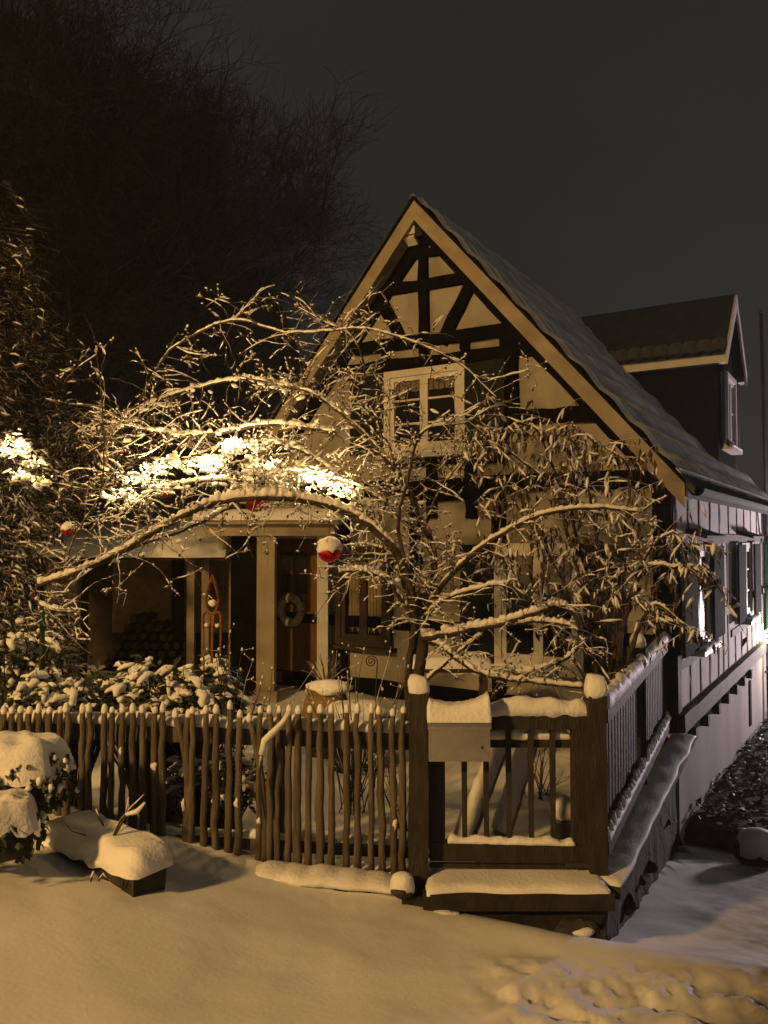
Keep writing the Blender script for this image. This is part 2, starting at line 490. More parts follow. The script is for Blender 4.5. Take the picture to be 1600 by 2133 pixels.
# roof planes with eaves, boards and snow
OV = 0.34; EO = 0.20
def slab(X0, X1, y0, y1, off, th):
    z0 = roof_z(X0) + off; z1 = roof_z(X1) + off
    return MB().prism([(X0, z0), (X1, z1), (X1, z1-th), (X0, z0-th)], y0, y1, 'y')
roofR = hp('roof', slab(XR, EO, -OV+0.03, HL+0.25, 0.0, 0.14), 'tile')
roofL = hp('roof', slab(-GW-EO, XR, -OV+0.03, HL+0.25, 0.001, 0.14), 'tile')
def snow_slope(X0, X1, seed):
    rows = []
    n, m = 70, 150
    for i in range(n+1):
        X = X0 + (X1-X0)*i/n
        row = []
        for j in range(m+1):
            Y = -OV-0.03 + (HL+0.3+OV)*j/m
            e = min(i/4, 1.0, (n-i)/2.0+0.15, j/2+0.2, (m-j)/3+0.2); e = max(0.05, min(1, e))
            h = 0.03 + 0.055*e + 0.014*math.sin(2*math.pi*Y/0.21)+ 0.022*math.sin(2*math.pi*(X/0.30) + 0.6*nz(Y*2, X)) + 0.02*fbm(X*1.5, Y*1.5, seed, 3)
            row.append((X, Y, roof_z(X) + h))
        rows.append(row)
    return MB().quadgrid(rows)
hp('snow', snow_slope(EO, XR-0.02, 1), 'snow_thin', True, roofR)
hp('snow', snow_slope(-GW-EO, XR+0.02, 2), 'snow', True, roofL)
# verge boards (two stepped boards each side)
def verge(X0, X1, off, th, y0, y1):
    z0 = roof_z(X0)+off; z1 = roof_z(X1)+off
    return MB().prism([(X0, z0), (X1, z1), (X1, z1-th), (X0, z0-th)], y0, y1, 'y')
for (a, b) in ((XR, EO-0.02), (-GW-EO+0.02, XR)):
    hp('verge_board', verge(a, b, -0.02, 0.24, -OV, -OV+0.035), 'board')
    hp('soffit', verge(a, b, -0.145, 0.03, -OV+0.03, -0.02), 'board')
    hp('tile_edge', verge(a, b, 0.028, 0.045, -OV-0.02, -OV+0.06), 'timber')
# gable timbers
def gbeam(px0, py0, px1, py1, wd, dp=0.05, m='timber', name='beam', seed=0):
    a = gab(px0, py0); b = gab(px1, py1)
    mb = MB().bar((a[0], -dp/2, a[1]), (b[0], -dp/2, b[1]), wd, dp+0.02, up=(0, 1, 0), seg=7, rough=0.022, seed=seed + px0*0.13)
    return hp(name, mb, m)
def z1(zx, zy): return (600+zx/2.2857, 380+zy/2.2857)
GB = [((648,285),(660,880),.125,'post',.058), ((540,362),(752,325),.11,'beam',.05), ((430,527),(862,459),.13,'beam',.064),
      ((425,520),(560,775),.15,'brace',.054), ((880,480),(735,770),.15,'brace',.054),
      ((330,800),(1085,701),.15,'beam',.066), ((215,905),(1200,797),.14,'beam',.062),
      ((470,800),(472,880),.11,'strut',.05), ((845,745),(850,840),.11,'strut',.05),
      ((1052,690),(1068,1190),.21,'post',.07), ((1085,1120),(1545,1098),.17,'beam',.06),
      ((470,1330),(1060,1300),.16,'beam',.06),((690,1490),(1000,1480),.15,'beam',.06),
      ((875,1300),(880,1600),.14,'post',.055),((690,1330),(690,1600),.13,'post',.055)]
for i, (p, q, wd, nm, dp) in enumerate(GB):
    gbeam(*z1(*p), *z1(*q), wd, dp, name=nm, seed=i*3.1)
# rafters along the gable edge, down to the eaves
for (a, b) in ((XR, 0.0), (-GW, XR)):
    za, zb = roof_z(a)-0.31, roof_z(b)-0.31
    hp('rafter', MB().bar((a, -0.03, za), (b, -0.03, zb), 0.165, 0.075, up=(0,1,0), seg=10, rough=0.02), 'timber')
# ground-floor posts and rails of the gable
for i, (X, wd) in enumerate(((-0.10, .2), (-1.95, .16), (-3.05, .16), (-4.15, .17), (-5.8, .18))):
    hp('post', MB().bar((X, -0.025, 0.05), (X, -0.025, 2.72), wd, 0.07, up=(0,1,0), seg=8, rough=0.02, seed=i*7), 'timber')
for i, (z, wd) in enumerate(((0.10, .19), (2.62, .2), (0.92, .13))):
    hp('beam', MB().bar((-GW, -0.026, z), (0, -0.026, z), wd, 0.064 + 0.004*i, up=(0,1,0), seg=16, rough=0.02, seed=i*5+2), 'timber')

def window(par, cx, z0, z1_, wd, face, cols=2, rows_=3, curtain=None, shutters=(1, 1), shw=None, sm='shutter', nm='window', snowsill=True, fo=0.10, fm='white_paint'):
    """face: 'g' gable (local -Y out) or 's' side (+X out). Built in (along, out, z) then mapped."""
    def mp(u0, u1, o0, o1, za, zb):
        if face == 'g': return MB().box(u0, u1, -o1, -o0, za, zb)
        if face == 's': return MB().box(o0, o1, u0, u1, za, zb)
        X0 = face[1]
        return MB().box(X0+o0, X0+o1, u0, u1, za, zb)
    hw = wd/2; t = 0.085
    w_ = obj(nm, mp(cx-hw, cx+hw, 0.002, 0.03, z0, z1_), M['glass'], par, local=True)
    f = lambda n, *a, m=None: obj(n, mp(*a), M[m or fm], w_, local=True)
    f('frame', cx-hw-t, cx-hw, 0.0, fo, z0-t, z1_+t); f('frame', cx+hw, cx+hw+t, 0.0, fo, z0-t, z1_+t)
    f('frame', cx-hw, cx+hw, 0.0, fo-.002, z1_, z1_+t); f('frame', cx-hw, cx+hw, 0.0, fo-.002, z0-t, z0)
    cw = wd/cols
    for c in range(cols):
        u0 = cx-hw+c*cw; u1 = u0+cw; s = 0.055
        co = min(.075, fo-.012)
        f('casement_stile', u0, u0+s, 0.03, co, z0, z1_); f('casement_stile', u1-s, u1, 0.03, co, z0, z1_)
        f('casement_rail', u0+s, u1-s, 0.03, co-.002, z0, z0+s); f('casement_rail', u0+s, u1-s, 0.03, co-.002, z1_-s, z1_)
        for r in range(1, rows_):
            zz = z0 + (z1_-z0)*r/rows_
            f('glazing_bar', u0+s, u1-s, 0.03, co-.012, zz-0.012, zz+0.012)
        if curtain:
            mb = MB(); n = 14; top = []; bot = []
            for k in range(n+1):
                uu = u0+s+(u1-u0-2*s)*k/n
                dz = curtain*(z1_-z0)*(1-0.10*abs(math.sin(k/n*math.pi*2.5)))
                top.append((uu, z1_-s)); bot.append((uu, z1_-s-dz))
            rws = []
            for (uu, zz) in top: rws.append(uu)
            out = 0.034
            P = lambda uu, zz, k: ((uu, -out-0.006*math.sin(k*2.2), zz) if face == 'g' else (out+0.006*math.sin(k*2.2)+(0 if face == 's' else face[1]), uu, zz))
            mb.quadgrid([[P(u, z, k) for k, (u, z) in enumerate(top)], [P(u, z, k) for k, (u, z) in enumerate(bot)]])
            obj('curtain', mb, M['curtain' if curtain < .5 else 'curtain_warm'], w_, local=True)
    f('sill', cx-hw-t-0.05, cx+hw+t+0.05, 0.0, 0.17, z0-t-0.05, z0-t-0.002)
    if snowsill:
        mb = MB()
        if face == 'g': snow_ridge(mb, (cx-hw-t, -0.13, z0-t), (cx+hw+t, -0.13, z0-t), 0.09, 0.045, 3)
        else:
            x0 = 0.13 + (0 if face == 's' else face[1])
            snow_ridge(mb, (x0, cx-hw-t, z0-t), (x0, cx+hw+t, z0-t), 0.09, 0.045, 3)
        obj('snow', mb, M['snow'], w_, True, local=True)
    sw = shw or wd*0.5
    for sgn, on in zip((-1, 1), shutters):
        if not on: continue
        a = cx + sgn*(hw+t+0.012); b = a + sgn*sw
        u0, u1 = min(a, b), max(a, b)
        sh = obj('shutter', mp(u0, u1, 0.072, 0.105, z0-t+0.02, z1_+t-0.02), M[sm], w_, local=True)
        for zz in (z0+0.08, z1_-0.08):
            obj('batten', mp(u0+0.03, u1-0.03, 0.105, 0.128, zz-0.05, zz+0.05), M[sm], w_, local=True) if False else None
        for k in range(1, 4):
            uu = u0 + (u1-u0)*k/4
    return w_
# upper gable window: photo corners of the frame
a = gab(*z1(475, 905)); b = gab(*z1(858, 1290))
cxw = (a[0]+b[0])/2; ww = (b[0]-a[0])-0.17
window(H, cxw, b[1]+0.11, a[1]-0.10, ww, 'g', 2, 3, curtain=0.16, shw=0.50)
# ground-floor gable windows
a = gab(1042, 1180); b = gab(1215, 1385)
window(H, (a[0]+b[0])/2, 0.62, 1.85, abs(b[0]-a[0])-0.1, 'g', 2, 3, curtain=0.2, shw=0.42)
a = gab(715, 1190); b = gab(812, 1320)
window(H, (a[0]+b[0])/2, 0.70, 1.80, abs(b[0]-a[0])-0.05, 'g', 2, 1, curtain=0.9, shutters=(0, 0), snowsill=False, fm='timber_brown')
# front door with glazed top
a = gab(583, 1200); b = gab(655, 1440)
dxc = (a[0]+b[0])/2
door = hp('door', MB().box(dxc-0.45, dxc+0.45, -0.06, -0.005, 0.02, 1.98), 'door')
for ux in (-0.22, 0.02):
    for k in range(2):
        obj('pane', MB().box(dxc+ux, dxc+ux+0.20, -0.068, -0.058, 1.25+0.3*k, 1.50+0.3*k), M['glass'], door, local=True)
obj('handle', MB().tube([(dxc+0.36, -0.06, 1.0), (dxc+0.36, -0.11, 1.0), (dxc+0.26, -0.11, 1.0)], 0.012), M['steel'], door, local=True)
for sx in (-1, 1):
    hp('door_frame', MB().box(dxc+sx*0.51-0.06, dxc+sx*0.51+0.06, -0.09, -0.004, 0.0, 2.08), 'white_paint')
hp('door_frame', MB().box(dxc-0.45, dxc+0.45, -0.088, -0.004, 1.985, 2.08), 'white_paint')

# side wall timbers
def spost(s, za, zb, wd=0.10, dp=0.010, m='timber_brown', nm='post'):
    return hp(nm, MB().bar((dp/2-0.008, s, za), (dp/2-0.008, s+random.uniform(-.02,.02), zb), dp+0.016, wd, up=(0,1,0), seg=6, rough=0.008, seed=s*9), m)
def sbeam(s0, s1, z, wd=0.14, dp=0.018, m='timber_brown', nm='beam'):
    return hp(nm, MB().bar((dp/2-0.008, s0, z), (dp/2-0.008, s1, z), dp+0.016, wd, seg=max(4, int((s1-s0)*3)), rough=0.008, seed=z*7+s0), m)
sbeam(0.0, HL, 0.09, 0.19, 0.09)
sbeam(0.05, HL, 1.98, 0.12, 0.020)
sbeam(0.05, 2.4, 0.66, 0.11, 0.020); sbeam(2.9, 3.6, 1.0, 0.12, 0.020); sbeam(5.9, HL, 1.05, 0.11, 0.020)
for s in (0.09, 0.72, 1.35, 2.05, 2.75, 3.5, 4.25, 5.0, 5.75, 6.5, 7.2):
    spost(s, 2.04, 2.6, 0.05 + 0.02*random.random())
for s in (2.55, 2.95, 3.35, 6.25, 6.6, 6.95, 7.22):
    spost(s, 0.18, 1.92, 0.055)
for s in (0.09, 0.75, 1.35, 1.95, 4.0, 4.6, 5.2, 5.75):
    spost(s, 0.18, 0.60 if s < 3 else 0.62, 0.055)
spost(0.07, 0.18, 1.92, 0.16, 0.03)
sbeam(3.6, 5.9, 0.64, 0.10, 0.020)
for cx in (1.22, 4.95):
    window(H, cx, 0.83, 1.83, 0.82, 's', 2, 3, shw=0.72, sm='shutter_side', fo=0.048)
    hp('window_hood', MB().prism([(0.0, 2.10), (0.22, 2.02), (0.22, 1.985), (0.0, 2.045)], cx-0.62, cx+0.62, 'y'), 'timber_brown')
for k in range(7):
    s = 0.45 + 0.72*k
    hp('joist_end', MB().box(0.0, 0.12, s-0.06, s+0.06, -0.15, -0.025), 'timber_brown')
hp('plinth_vent', MB().box(0.025, 0.05, 5.05, 5.22, -0.95, -0.25), 'timber')
# eaves: boxed cornice, tile ends, gutter, downpipe
hp('cornice', MB().box(0.001, 0.09, -0.25, HL+0.1, 2.52, 2.70), 'plaster_side')
hp('cornice', MB().box(0.001, 0.14, -0.3, HL+0.15, 2.62, 2.69) , 'plaster_side')
mbt = MB()
rws = []
for i in range(5):
    t = i/4
    rws.append([(0.20*t, 0.115*math.cos(math.pi*j/8), 0.075*math.sin(math.pi*j/8) - 0.2*t*1.057) for j in range(9)])
mbt.quadgrid(rws)
rws = [[(x, y*0.86, z-0.02) for x, y, z in r] for r in rws]
mbt.quadgrid(rws)
tme = mesh('tile', mbt, M['tile'], True)
for k in range(36):
    obj('tile', None, None, H, local=True, me=tme, loc=(EO-0.13, -OV+0.12 + 0.215*k, roof_z(EO-0.13)-0.03))
gut = MB()
rws = []
for i in range(40):
    Y = -OV + (HL+OV+0.3)*i/39
    rws.append([(EO+0.09+0.075*math.cos(math.pi+math.pi*j/8), Y, roof_z(EO)-0.05+0.075*math.sin(math.pi+math.pi*j/8)) for j in range(9)])
gut.quadgrid(rws)
g_ = hp('gutter', gut, 'gutter', True)
gz = roof_z(EO)
hp('downpipe', MB().tube([(EO+0.09, HL-0.1, gz-0.1), (EO+0.09, HL-0.1, gz-0.22), (EO-0.0, HL-0.1, gz-0.42), (0.11, HL-0.1, gz-0.55), (0.11, HL-0.1, 0.9), (0.11, HL-0.1, 0.25), (0.20, HL-0.1, 0.05), (0.20, HL-0.1, -1.25)], 0.055, 10), 'green_metal', True)
for z in (2.0, 1.1, -0.4):
    hp('pipe_bracket', MB().box(0.0, 0.19 if z > 0 else 0.26, HL-0.17, HL-0.03, z-0.015, z+0.015), 'dark_metal')

# dormer on the street slope
D0, D1, DX, DE, DR = 4.35, 6.05, -0.25, 4.88, 5.93
dm = (D0+D1)/2
zf = roof_z(DX)
dormer = hp('dormer', MB().prism([(DX, zf-0.2), (DX, DE+0.05), (-2.2, DE+0.05), (-2.2, roof_z(-2.2)-0.3)], D0, D1, 'y'), 'slate')
# front gable triangle
mb = MB(); mb.prism([(D0, DE), (D1, DE), (dm, DR-0.08)], DX-0.1, DX-0.001, 'x')
obj('dormer_gable', mb, M['slate'], dormer, local=True)
def drz(s): return DR - abs(s-dm)*1.05
for sg in (-1, 1):
    s1 = dm + sg*(0.85+0.2)
    mb = MB(); b0 = 0
    X1 = DX+0.14
    poly = [(dm, drz(dm)), (s1, drz(s1)), (s1, drz(s1)-0.09), (dm, drz(dm)-0.09)]
    rf = obj('dormer_roof', MB().prism(poly, -2.9, X1, 'x'), M['dormer_tile'], dormer, local=True)
    # wavy tile edge along the dormer eave
    for k in range(13):
        Xk = X1-0.10-0.21*k
        o = obj('tile', None, None, rf, local=True, me=tme, loc=(Xk, s1-sg*0.125, drz(s1)+0.125+0.015), rot=(0, 0, R(90)*sg))
    poly = [(dm, drz(dm)-0.02), (s1, drz(s1)-0.02), (s1, drz(s1)-0.23), (dm, drz(dm)-0.26)]
    obj('dormer_verge_board', MB().prism(poly, X1, X1+0.035, 'x'), M['white_paint'], dormer, local=True)
    obj('dormer_fascia', MB().box(-1.95, X1, min(s1, s1-sg*0.05), max(s1, s1-sg*0.05), drz(s1)-0.20, drz(s1)-0.07), M['white_paint'], dormer, local=True)
    obj('dormer_soffit', MB().box(-1.95, X1, min(s1-sg*.05, s1-sg*0.2), max(s1-sg*.05, s1-sg*0.2), drz(s1)-0.19, drz(s1)-0.165), M['white_paint'], dormer, local=True)
dwin = window(H, dm-0.1, zf+0.45, zf+1.45, 0.75, ('d', DX), 2, 2, shw=0.3)
dwin.parent = dormer

# flood light under the apex
c = gab(*z1(628, 280))
fl = thing('flood_light', tuple(H.location), 'small pale flood light fixed under the apex of the gable', 'flood light', rz=-A)
obj('bracket', MB().box(c[0]-0.02, c[0]+0.02, -0.10, -0.03, c[1]-0.06, c[1]+0.10), M['dark_metal'], fl, local=True)
obj('housing', MB().prism([(-0.28, c[1]+0.10), (-0.10, c[1]+0.13), (-0.09, c[1]+0.03), (-0.27, c[1]-0.0)], c[0]-0.10, c[0]+0.08, 'x'), M['white_paint'], fl, local=True)
obj('lens', MB().prism([(-0.26, c[1]-0.04), (-0.15, c[1]-0.10), (-0.13, c[1]-0.06), (-0.25, c[1]-0.01)], c[0]-0.08, c[0]+0.06, 'x'), M['white_paint'], fl, local=True)

# chimney-like far pipe and star lamp at the end of the side wall
st = at(1585, 1325, 14.0)
star = thing('star_lamp', st, 'glowing yellow star lamp hanging at the far end of the side wall', 'lamp')
mb = MB(); n = 9
for k in range(n):
    an = 2*math.pi*k/n; d = Vector((math.cos(an), 0, math.sin(an)))
    q = d.cross(Vector((0, 1, 0)))
    mb.v += [tuple(st+d*0.24), tuple(st+q*0.045+d*.04), tuple(st-q*0.045+d*.04), tuple(st+Vector((0,-.05,0))), tuple(st+Vector((0,.05,0)))]
    b = len(mb.v)-5
    mb.f += [(b, b+1, b+3), (b, b+3, b+2), (b, b+4, b+1), (b, b+2, b+4)]
obj('star_body', mb, M['star'], star)
obj('cable', MB().tube([st, st+Vector((0,0,.5)), st+Vector((-.1,0.1,1.0))], 0.006, 4), M['dark_metal'], star)
lamp('star_light', st+Vector((0.1, -0.3, 0)), 40, (1, .85, .55), 0.1, star)

# ------------------------------------------------------------------ porch, shed
def snow_slab(mb, x0, x1, y0, y1, zf_, th, seed, nx=26, ny=12):
    rows = []
    for i in range(ny+1):
        y = y0+(y1-y0)*i/ny
        rows.append([])
        for j in range(nx+1):
            x = x0+(x1-x0)*j/nx
            e = min(1, min(i, ny-i)/1.2+.12, min(j, nx-j)/1.5+.12)
            rows[-1].append((x+0.02*nz(i*.9, j*.9, seed), y+0.03*nz(x*3.1, y*3.1, seed+3), zf_(x, y)+th*math.sqrt(e)*(1+.25*fbm(x*1.8, y*1.8, seed, 3))))
    mb.quadgrid(rows)
    base = [(x, y, zf_(x, y)) for (x, y) in ((x0, y0), (x1, y0), (x1, y1), (x0, y1))]
    # skirts
    n = nx+1
    b = len(mb.v) - (ny+1)*n
    edge = [b+j for j in range(n)] + [b+i*n+nx for i in range(1, ny+1)] + [b+ny*n+j for j in range(nx-1, -1, -1)] + [b+i*n for i in range(ny-1, 0, -1)]
    c = len(mb.v)
    for e in edge:
        v = mb.v[e]; mb.v.append((v[0], v[1], zf_(v[0], v[1])-0.012))
    for k in range(len(edge)):
        m_ = (k+1) % len(edge)
        mb.f.append((edge[k], edge[m_], c+m_, c+k))
    return mb
pr = thing('porch', (-1.4, 10.2, 0), 'flat-roofed white porch with square columns before the front door', 'porch')
obj('column', MB().box(-1.58, -1.36, 9.85, 10.07, 0.0, 2.02), M['board'], pr)
obj('column', MB().box(-0.86, -0.72, 10.2, 10.34, 0.0, 2.02), M['white_paint'], pr)
obj('column_base', MB().box(-1.62, -1.32, 9.81, 10.11, -0.05, 0.10), M['board'], pr)
obj('beam', MB().box(-2.2, -0.62, 9.80, 9.96, 2.02, 2.16), M['board'], pr)
prr = obj('porch_roof', MB().box(-2.3, -0.55, 9.68, 10.95, 2.162, 2.22), M['board'], pr)
obj('snow', snow_slab(MB(), -2.33, -0.52, 9.64, 10.95, lambda x, y: 2.222, 0.13, 4), M['snow'], prr, True)
obj('void_sheet', MB().box(-1.95, -1.60, 10.1, 10.16, 0.0, 2.0), M['timber'], pr)  # near-black sheet put in for the dark void left of the column
wr_c = H.location + Vector((dxc*ca - 0.10*sa*-1*0, 0, 0))
wc = Vector((P0.x + dxc*ca + (-0.13)*sa, P0.y - dxc*sa + (-0.13)*ca, 1.02))
mb = MB(); pts = []
for k in range(27):
    an = 2*math.pi*k/26; pts.append(wc + Vector((ca*math.cos(an), -sa*math.cos(an), math.sin(an)))*0.17)
mb.tube(pts, 0.055, 8, lump=0.6)
tag(obj('wreath', mb, M['wreath'], None, True), 'pale round wreath hanging on the brown front door', 'wreath')

sh = thing('wood_shed', (-3.4, 11.5, 0), 'open lean-to shed with snowy roof and pale rear panels beside porch', 'shed')
for x in (-4.45, -4.15):
    obj('post', MB().box(x-0.06, x+0.06, 10.6, 10.72, -0.1, 1.75), M['board'], sh)
for x in (-2.62, -2.42, -2.05):
    obj('post', MB().box(x-0.05, x+0.05, 10.75, 10.85, -0.1, 1.72), M['board'], sh)
obj('rear_wall', MB().box(-5.6, -1.7, 12.2, 12.3, -0.1, 2.1), M['timber_brown'], sh)
for (x0, x1) in ((-4.15, -3.25), (-3.05, -2.35)):
    obj('panel', MB().box(x0, x1, 12.14, 12.198, 0.55, 1.72), M['curtain_warm'], sh)
zr = lambda x, y: 1.72 + 0.16*(y-10.3)
obj('roof', MB().prism([(10.25, zr(0, 10.25)), (12.4, zr(0, 12.4)), (12.4, zr(0, 12.4)+0.05), (10.25, zr(0, 10.25)+0.05)], -4.9, -2.05, 'x'), M['timber_brown'], sh)
obj('snow', snow_slab(MB(), -4.95, -2.05, 10.18, 12.4, lambda x, y: zr(x, y)+0.053, 0.22, 9), M['snow'], sh, True)
# split logs stacked under the shed roof
lp = thing('log_pile', (-3.2, 11.4, 0), 'heap of split firewood under the lean-to shed roof', 'log pile')
for r in range(7):
    for k in range(11 - abs(r-3 if r > 3 else 0) - r):
        x = -3.95 + 0.135*k + 0.07*r + random.uniform(-.02, .02); z = 0.1 + 0.125*r
        rr = random.uniform(.05, .07); an0 = random.random()*6
        prof = [(x+rr*math.cos(an0+2*math.pi*i/5)*random.uniform(.8, 1.1), z+rr*math.sin(an0+2*math.pi*i/5)) for i in range(5)]
        obj('log', MB().prism(prof, 11.2+random.uniform(-.06, .06), 11.7, 'y'), M['log'], lp)

# ------------------------------------------------------------------ picket fence
fy = lambda x: 4.87 + max(0, (0.2-x))*0.06
pf = thing('picket_fence', (-1.2, 4.9, 0.0), 'rustic split-picket fence with small snow caps in front of garden', 'fence')
tops = [-70,-30,12,45,80,115,150,192,235,265,320,350,405,435,475,515,553,600,632,680,725,748,802,838,890,930,965,1008,1050,1082,1120,1158,1198,1242,1285,1345,1385,1438,1470,1520,1560]
topy = {680:95,725:95,890:62,930:95,965:112,1520:88}
for i, zx in enumerate(tops):
    px = zx/1.8605
    ty = 1440 + (topy.get(zx, 78 + 8*nz(i*1.7)))/1.8605
    x0 = (px-800)/F*fy(-1.2); d = fy(x0) - 0.045
    top = at(px, ty, d)
    bz = max(ground(top.x, d)-0.03, -0.02 + 0.03*nz(i*2.2))
    lean = 0.035*nz(i*3.3, 1)
    pts = []; rad = []
    r0 = 0.0215 + 0.006*nz(i*5.5, 2); wob = 0.010 + 0.012*random.random()
    if zx in (680, 965): lean = -0.10
    for k in range(11):
        t = k/10
        bx = top.x - lean*(1-t)**1 if zx not in (680, 965) else top.x + 0.10*(1-(t**3))*1.0 - 0.0
        pts.append((bx + wob*nz(k*0.55 + i*4.1, 7), d + 0.008*nz(k*.7+i, 3), bz + (top.z-bz)*t))
        rad.append(r0*(1.12 - 0.25*t + 0.12*nz(k*.8, i*1.9)) * (0.8 if k == 10 else 1))
    p = obj('picket', MB().tube(pts, rad, 7, lump=0.25, seed=i*2.3), M['picket'], pf, True)
    mb = MB(); hgt = 0.03+0.022*random.random()
    c = Vector(pts[-1])
    mb.lathe((c.x, c.y, c.z), cap_prof(rad[-1]*1.15, hgt), 9)
    obj('snow_cap', mb, M['snow'], p, True)
    # stray snow stuck to the picket
    if random.random() < 0.28:
        mb = MB()
        for q in range(1):
            k = random.randint(2, 9); c = Vector(pts[k]) + Vector((random.uniform(-.012, .012), -rad[k]*0.9, random.uniform(-.03, .03)))
            mb.blob(c, (0.008+0.008*random.random(), 0.007, 0.012+0.03*random.random()), random.random()*50, 1, 1.0, None, 2.4)
        obj('snow_patch', mb, M['snow'], p, True)
xl, xr = -3.0, 0.2
def railpt(x, z): return (x, fy(x)+0.03, z)
rt = obj('rail', MB().bar(railpt(xl, 0.80), railpt(xr, 0.755), 0.06, 0.10, seg=14, rough=0.012), M['picket'], pf)
rb = obj('rail', MB().bar(railpt(xl, 0.17), railpt(xr, 0.09), 0.06, 0.075, seg=14, rough=0.012, seed=5), M['picket'], pf)
obj('snow', snow_ridge(MB(), railpt(xl, 0.852), railpt(xr, 0.807), 0.075, 0.066, 2, seg=150, fr=5), M['snow'], rt, True)
obj('snow', snow_ridge(MB(), railpt(xl, 0.207), railpt(xr, 0.127), 0.075, 0.035, 8, seg=150, fr=9, var=0.8), M['snow'], rb, True)
for px in (312, 580):
    x = (px-800)/F*4.95
    obj('post', MB().tube([(x, fy(x)+0.09, -0.15), (x, fy(x)+0.09, 0.82)], 0.04, 8, lump=.15), M['picket'], pf, True)
# snow kerb at the foot of the fence and old stones
kb = thing('fence_kerb', (-0.2, 4.8, -0.05), 'low snow-covered stone kerb along the foot of the picket fence', 'kerb')
kst = obj('kerb_stone', MB().bar((-1.2, 4.80, -0.06), (0.16, 4.74, -0.17), 0.20, 0.16, seg=16, rough=0.05), M['stone'], kb)
obj('snow', snow_ridge(MB(), (-1.25, 4.78, 0.055), (0.14, 4.71, -0.045), 0.24, 0.05, 12, seg=70, fr=7, var=.55), M['snow'], kb, True)

# stick with snow across the pickets
mb = MB(); mb2 = MB()
pts = [at(545, 1575, 4.76), at(552, 1545, 4.76), at(575, 1522, 4.76), at(592, 1504, 4.77), at(604, 1486, 4.77)]
mb.tube(pts, [.010, .012, .011, .010, .006], 6); mb.tube([pts[0], at(540, 1620, 4.79), at(552, 1700, 4.80)], [.01, .008, .005], 5)
mb2.tube([p+Vector((0, -.003, .010)) for p in pts], [.018, .022, .02, .018, .014], 8, lump=.5)
tw = thing('fallen_branch', pts[0], 'short snow-covered branch caught on the picket fence tops', 'branch')
obj('stick', mb, M['bark'], tw, True); obj('snow', mb2, M['snow'], tw, True)

# ------------------------------------------------------------------ gate posts, gate, mailbox
def gpost(px, wd, d, ztop, zbot, caph, label, grp):
    x = (px-800)/F*d
    t = thing('gate_post', (x, d, zbot), label, 'post', grp)
    obj('shaft', MB().bar((x, d, zbot), (x, d, ztop), wd, wd, up=(0,1,0), seg=8, rough=0.006), M['gate'], t)
    mb = MB()
    rows = []
    for (s, h) in ((.52, -.015), (.60, .015), (.62, .04), (.56, .62*caph), (.40, .88*caph), (.16, caph), (.01, caph*1.02)):
        rows.append([(x + wd*s*math.copysign(abs(math.cos(a))**.6, math.cos(a)), d + wd*s*math.copysign(abs(math.sin(a))**.6, math.sin(a)), ztop+h) for a in [2*math.pi*k/16 for k in range(16)]])
    rows = [[(X+.014*nz(X*16+px, Z*14), Y+.014*nz(Y*16, Z*14+px), Z+(.02*nz(X*13+px, Y*13, 2) if i > 1 else .012*nz(X*25, Y*25, px))) for X, Y, Z in r] for i, r in enumerate(rows)]
    mb.quadgrid(rows, True, True)
    obj('snow_cap', mb, M['snow'], t, True)
    return x
gx0 = gpost(871, 0.112, 4.72, 1.085, -0.35, 0.10, 'dark square gate post left of the mailbox with snow cap', 'gate posts')
gx1 = gpost(1238, 0.105, 4.76, 1.06, -0.05, 0.13, 'dark square gate post at the fence corner with snow dome', 'gate posts')
gt = thing('garden_gate', (0.8, 4.80, 0.05), 'dark wooden garden gate with upright bars and snowy top rail', 'gate')
gy = 4.80
def gxp(px): return (px-800)/F*gy
for px, wd in ((908, .10), (1206, .115)):
    obj('stile', MB().box(gxp(px)-wd/2, gxp(px)+wd/2, gy-0.03, gy+0.03, 0.15, 0.93), M['gate'], gt)
obj('rail', MB().bar((gxp(893), gy-0.006, 0.895), (gxp(1228), gy-0.006, 0.895), 0.062, 0.085, seg=6, rough=.004), M['gate'], gt)
obj('rail', MB().bar((gxp(893), gy-0.005, 0.135), (gxp(1228), gy-0.005, 0.115), 0.065, 0.105, seg=6, rough=.004), M['gate'], gt)
mr = obj('rail', MB().bar((gxp(930), gy+0.05, 0.755), (gxp(1188), gy+0.05, 0.755), 0.045, 0.05, seg=4, rough=.003), M['gate'], gt)
obj('snow', snow_ridge(MB(), (gxp(930), gy+0.05, 0.782), (gxp(1188), gy+0.05, 0.782), 0.07, 0.062, 4, seg=40), M['snow'], mr, True)
for px in (966, 1011, 1057, 1103, 1148):
    obj('bar', MB().bar((gxp(px), gy-0.002, 0.17), (gxp(px), gy-0.002, 0.98 if px > 1020 else .9), 0.03, 0.03, up=(0,1,0), seg=5, rough=.004), M['gate'], gt)
obj('snow', snow_ridge(MB(), (gxp(1012), gy, 0.936), (gxp(1226), gy, 0.936), 0.095, 0.10, 21, seg=50, fr=7, var=.25), M['snow'], gt, True)
obj('snow', snow_ridge(MB(), (gxp(930), gy-.01, 0.187), (gxp(1190), gy-.01, 0.170), 0.07, 0.035, 23, seg=50, fr=12, var=.6), M['snow'], gt, True)
obj('hinge', MB().box(gxp(1170), gxp(1232), gy-0.045, gy-0.033, 0.045, 0.07), M['dark_metal'], gt)
obj('foot', MB().box(gxp(1196), gxp(1216), gy-0.03, gy+0.02, 0.0, 0.07), M['gate'], gt)
obj('lower_bar', MB().bar((gxp(893), gy-.02, 0.052), (gxp(1190), gy-.02, 0.045), 0.03, 0.022, seg=2), M['gate'], gt)
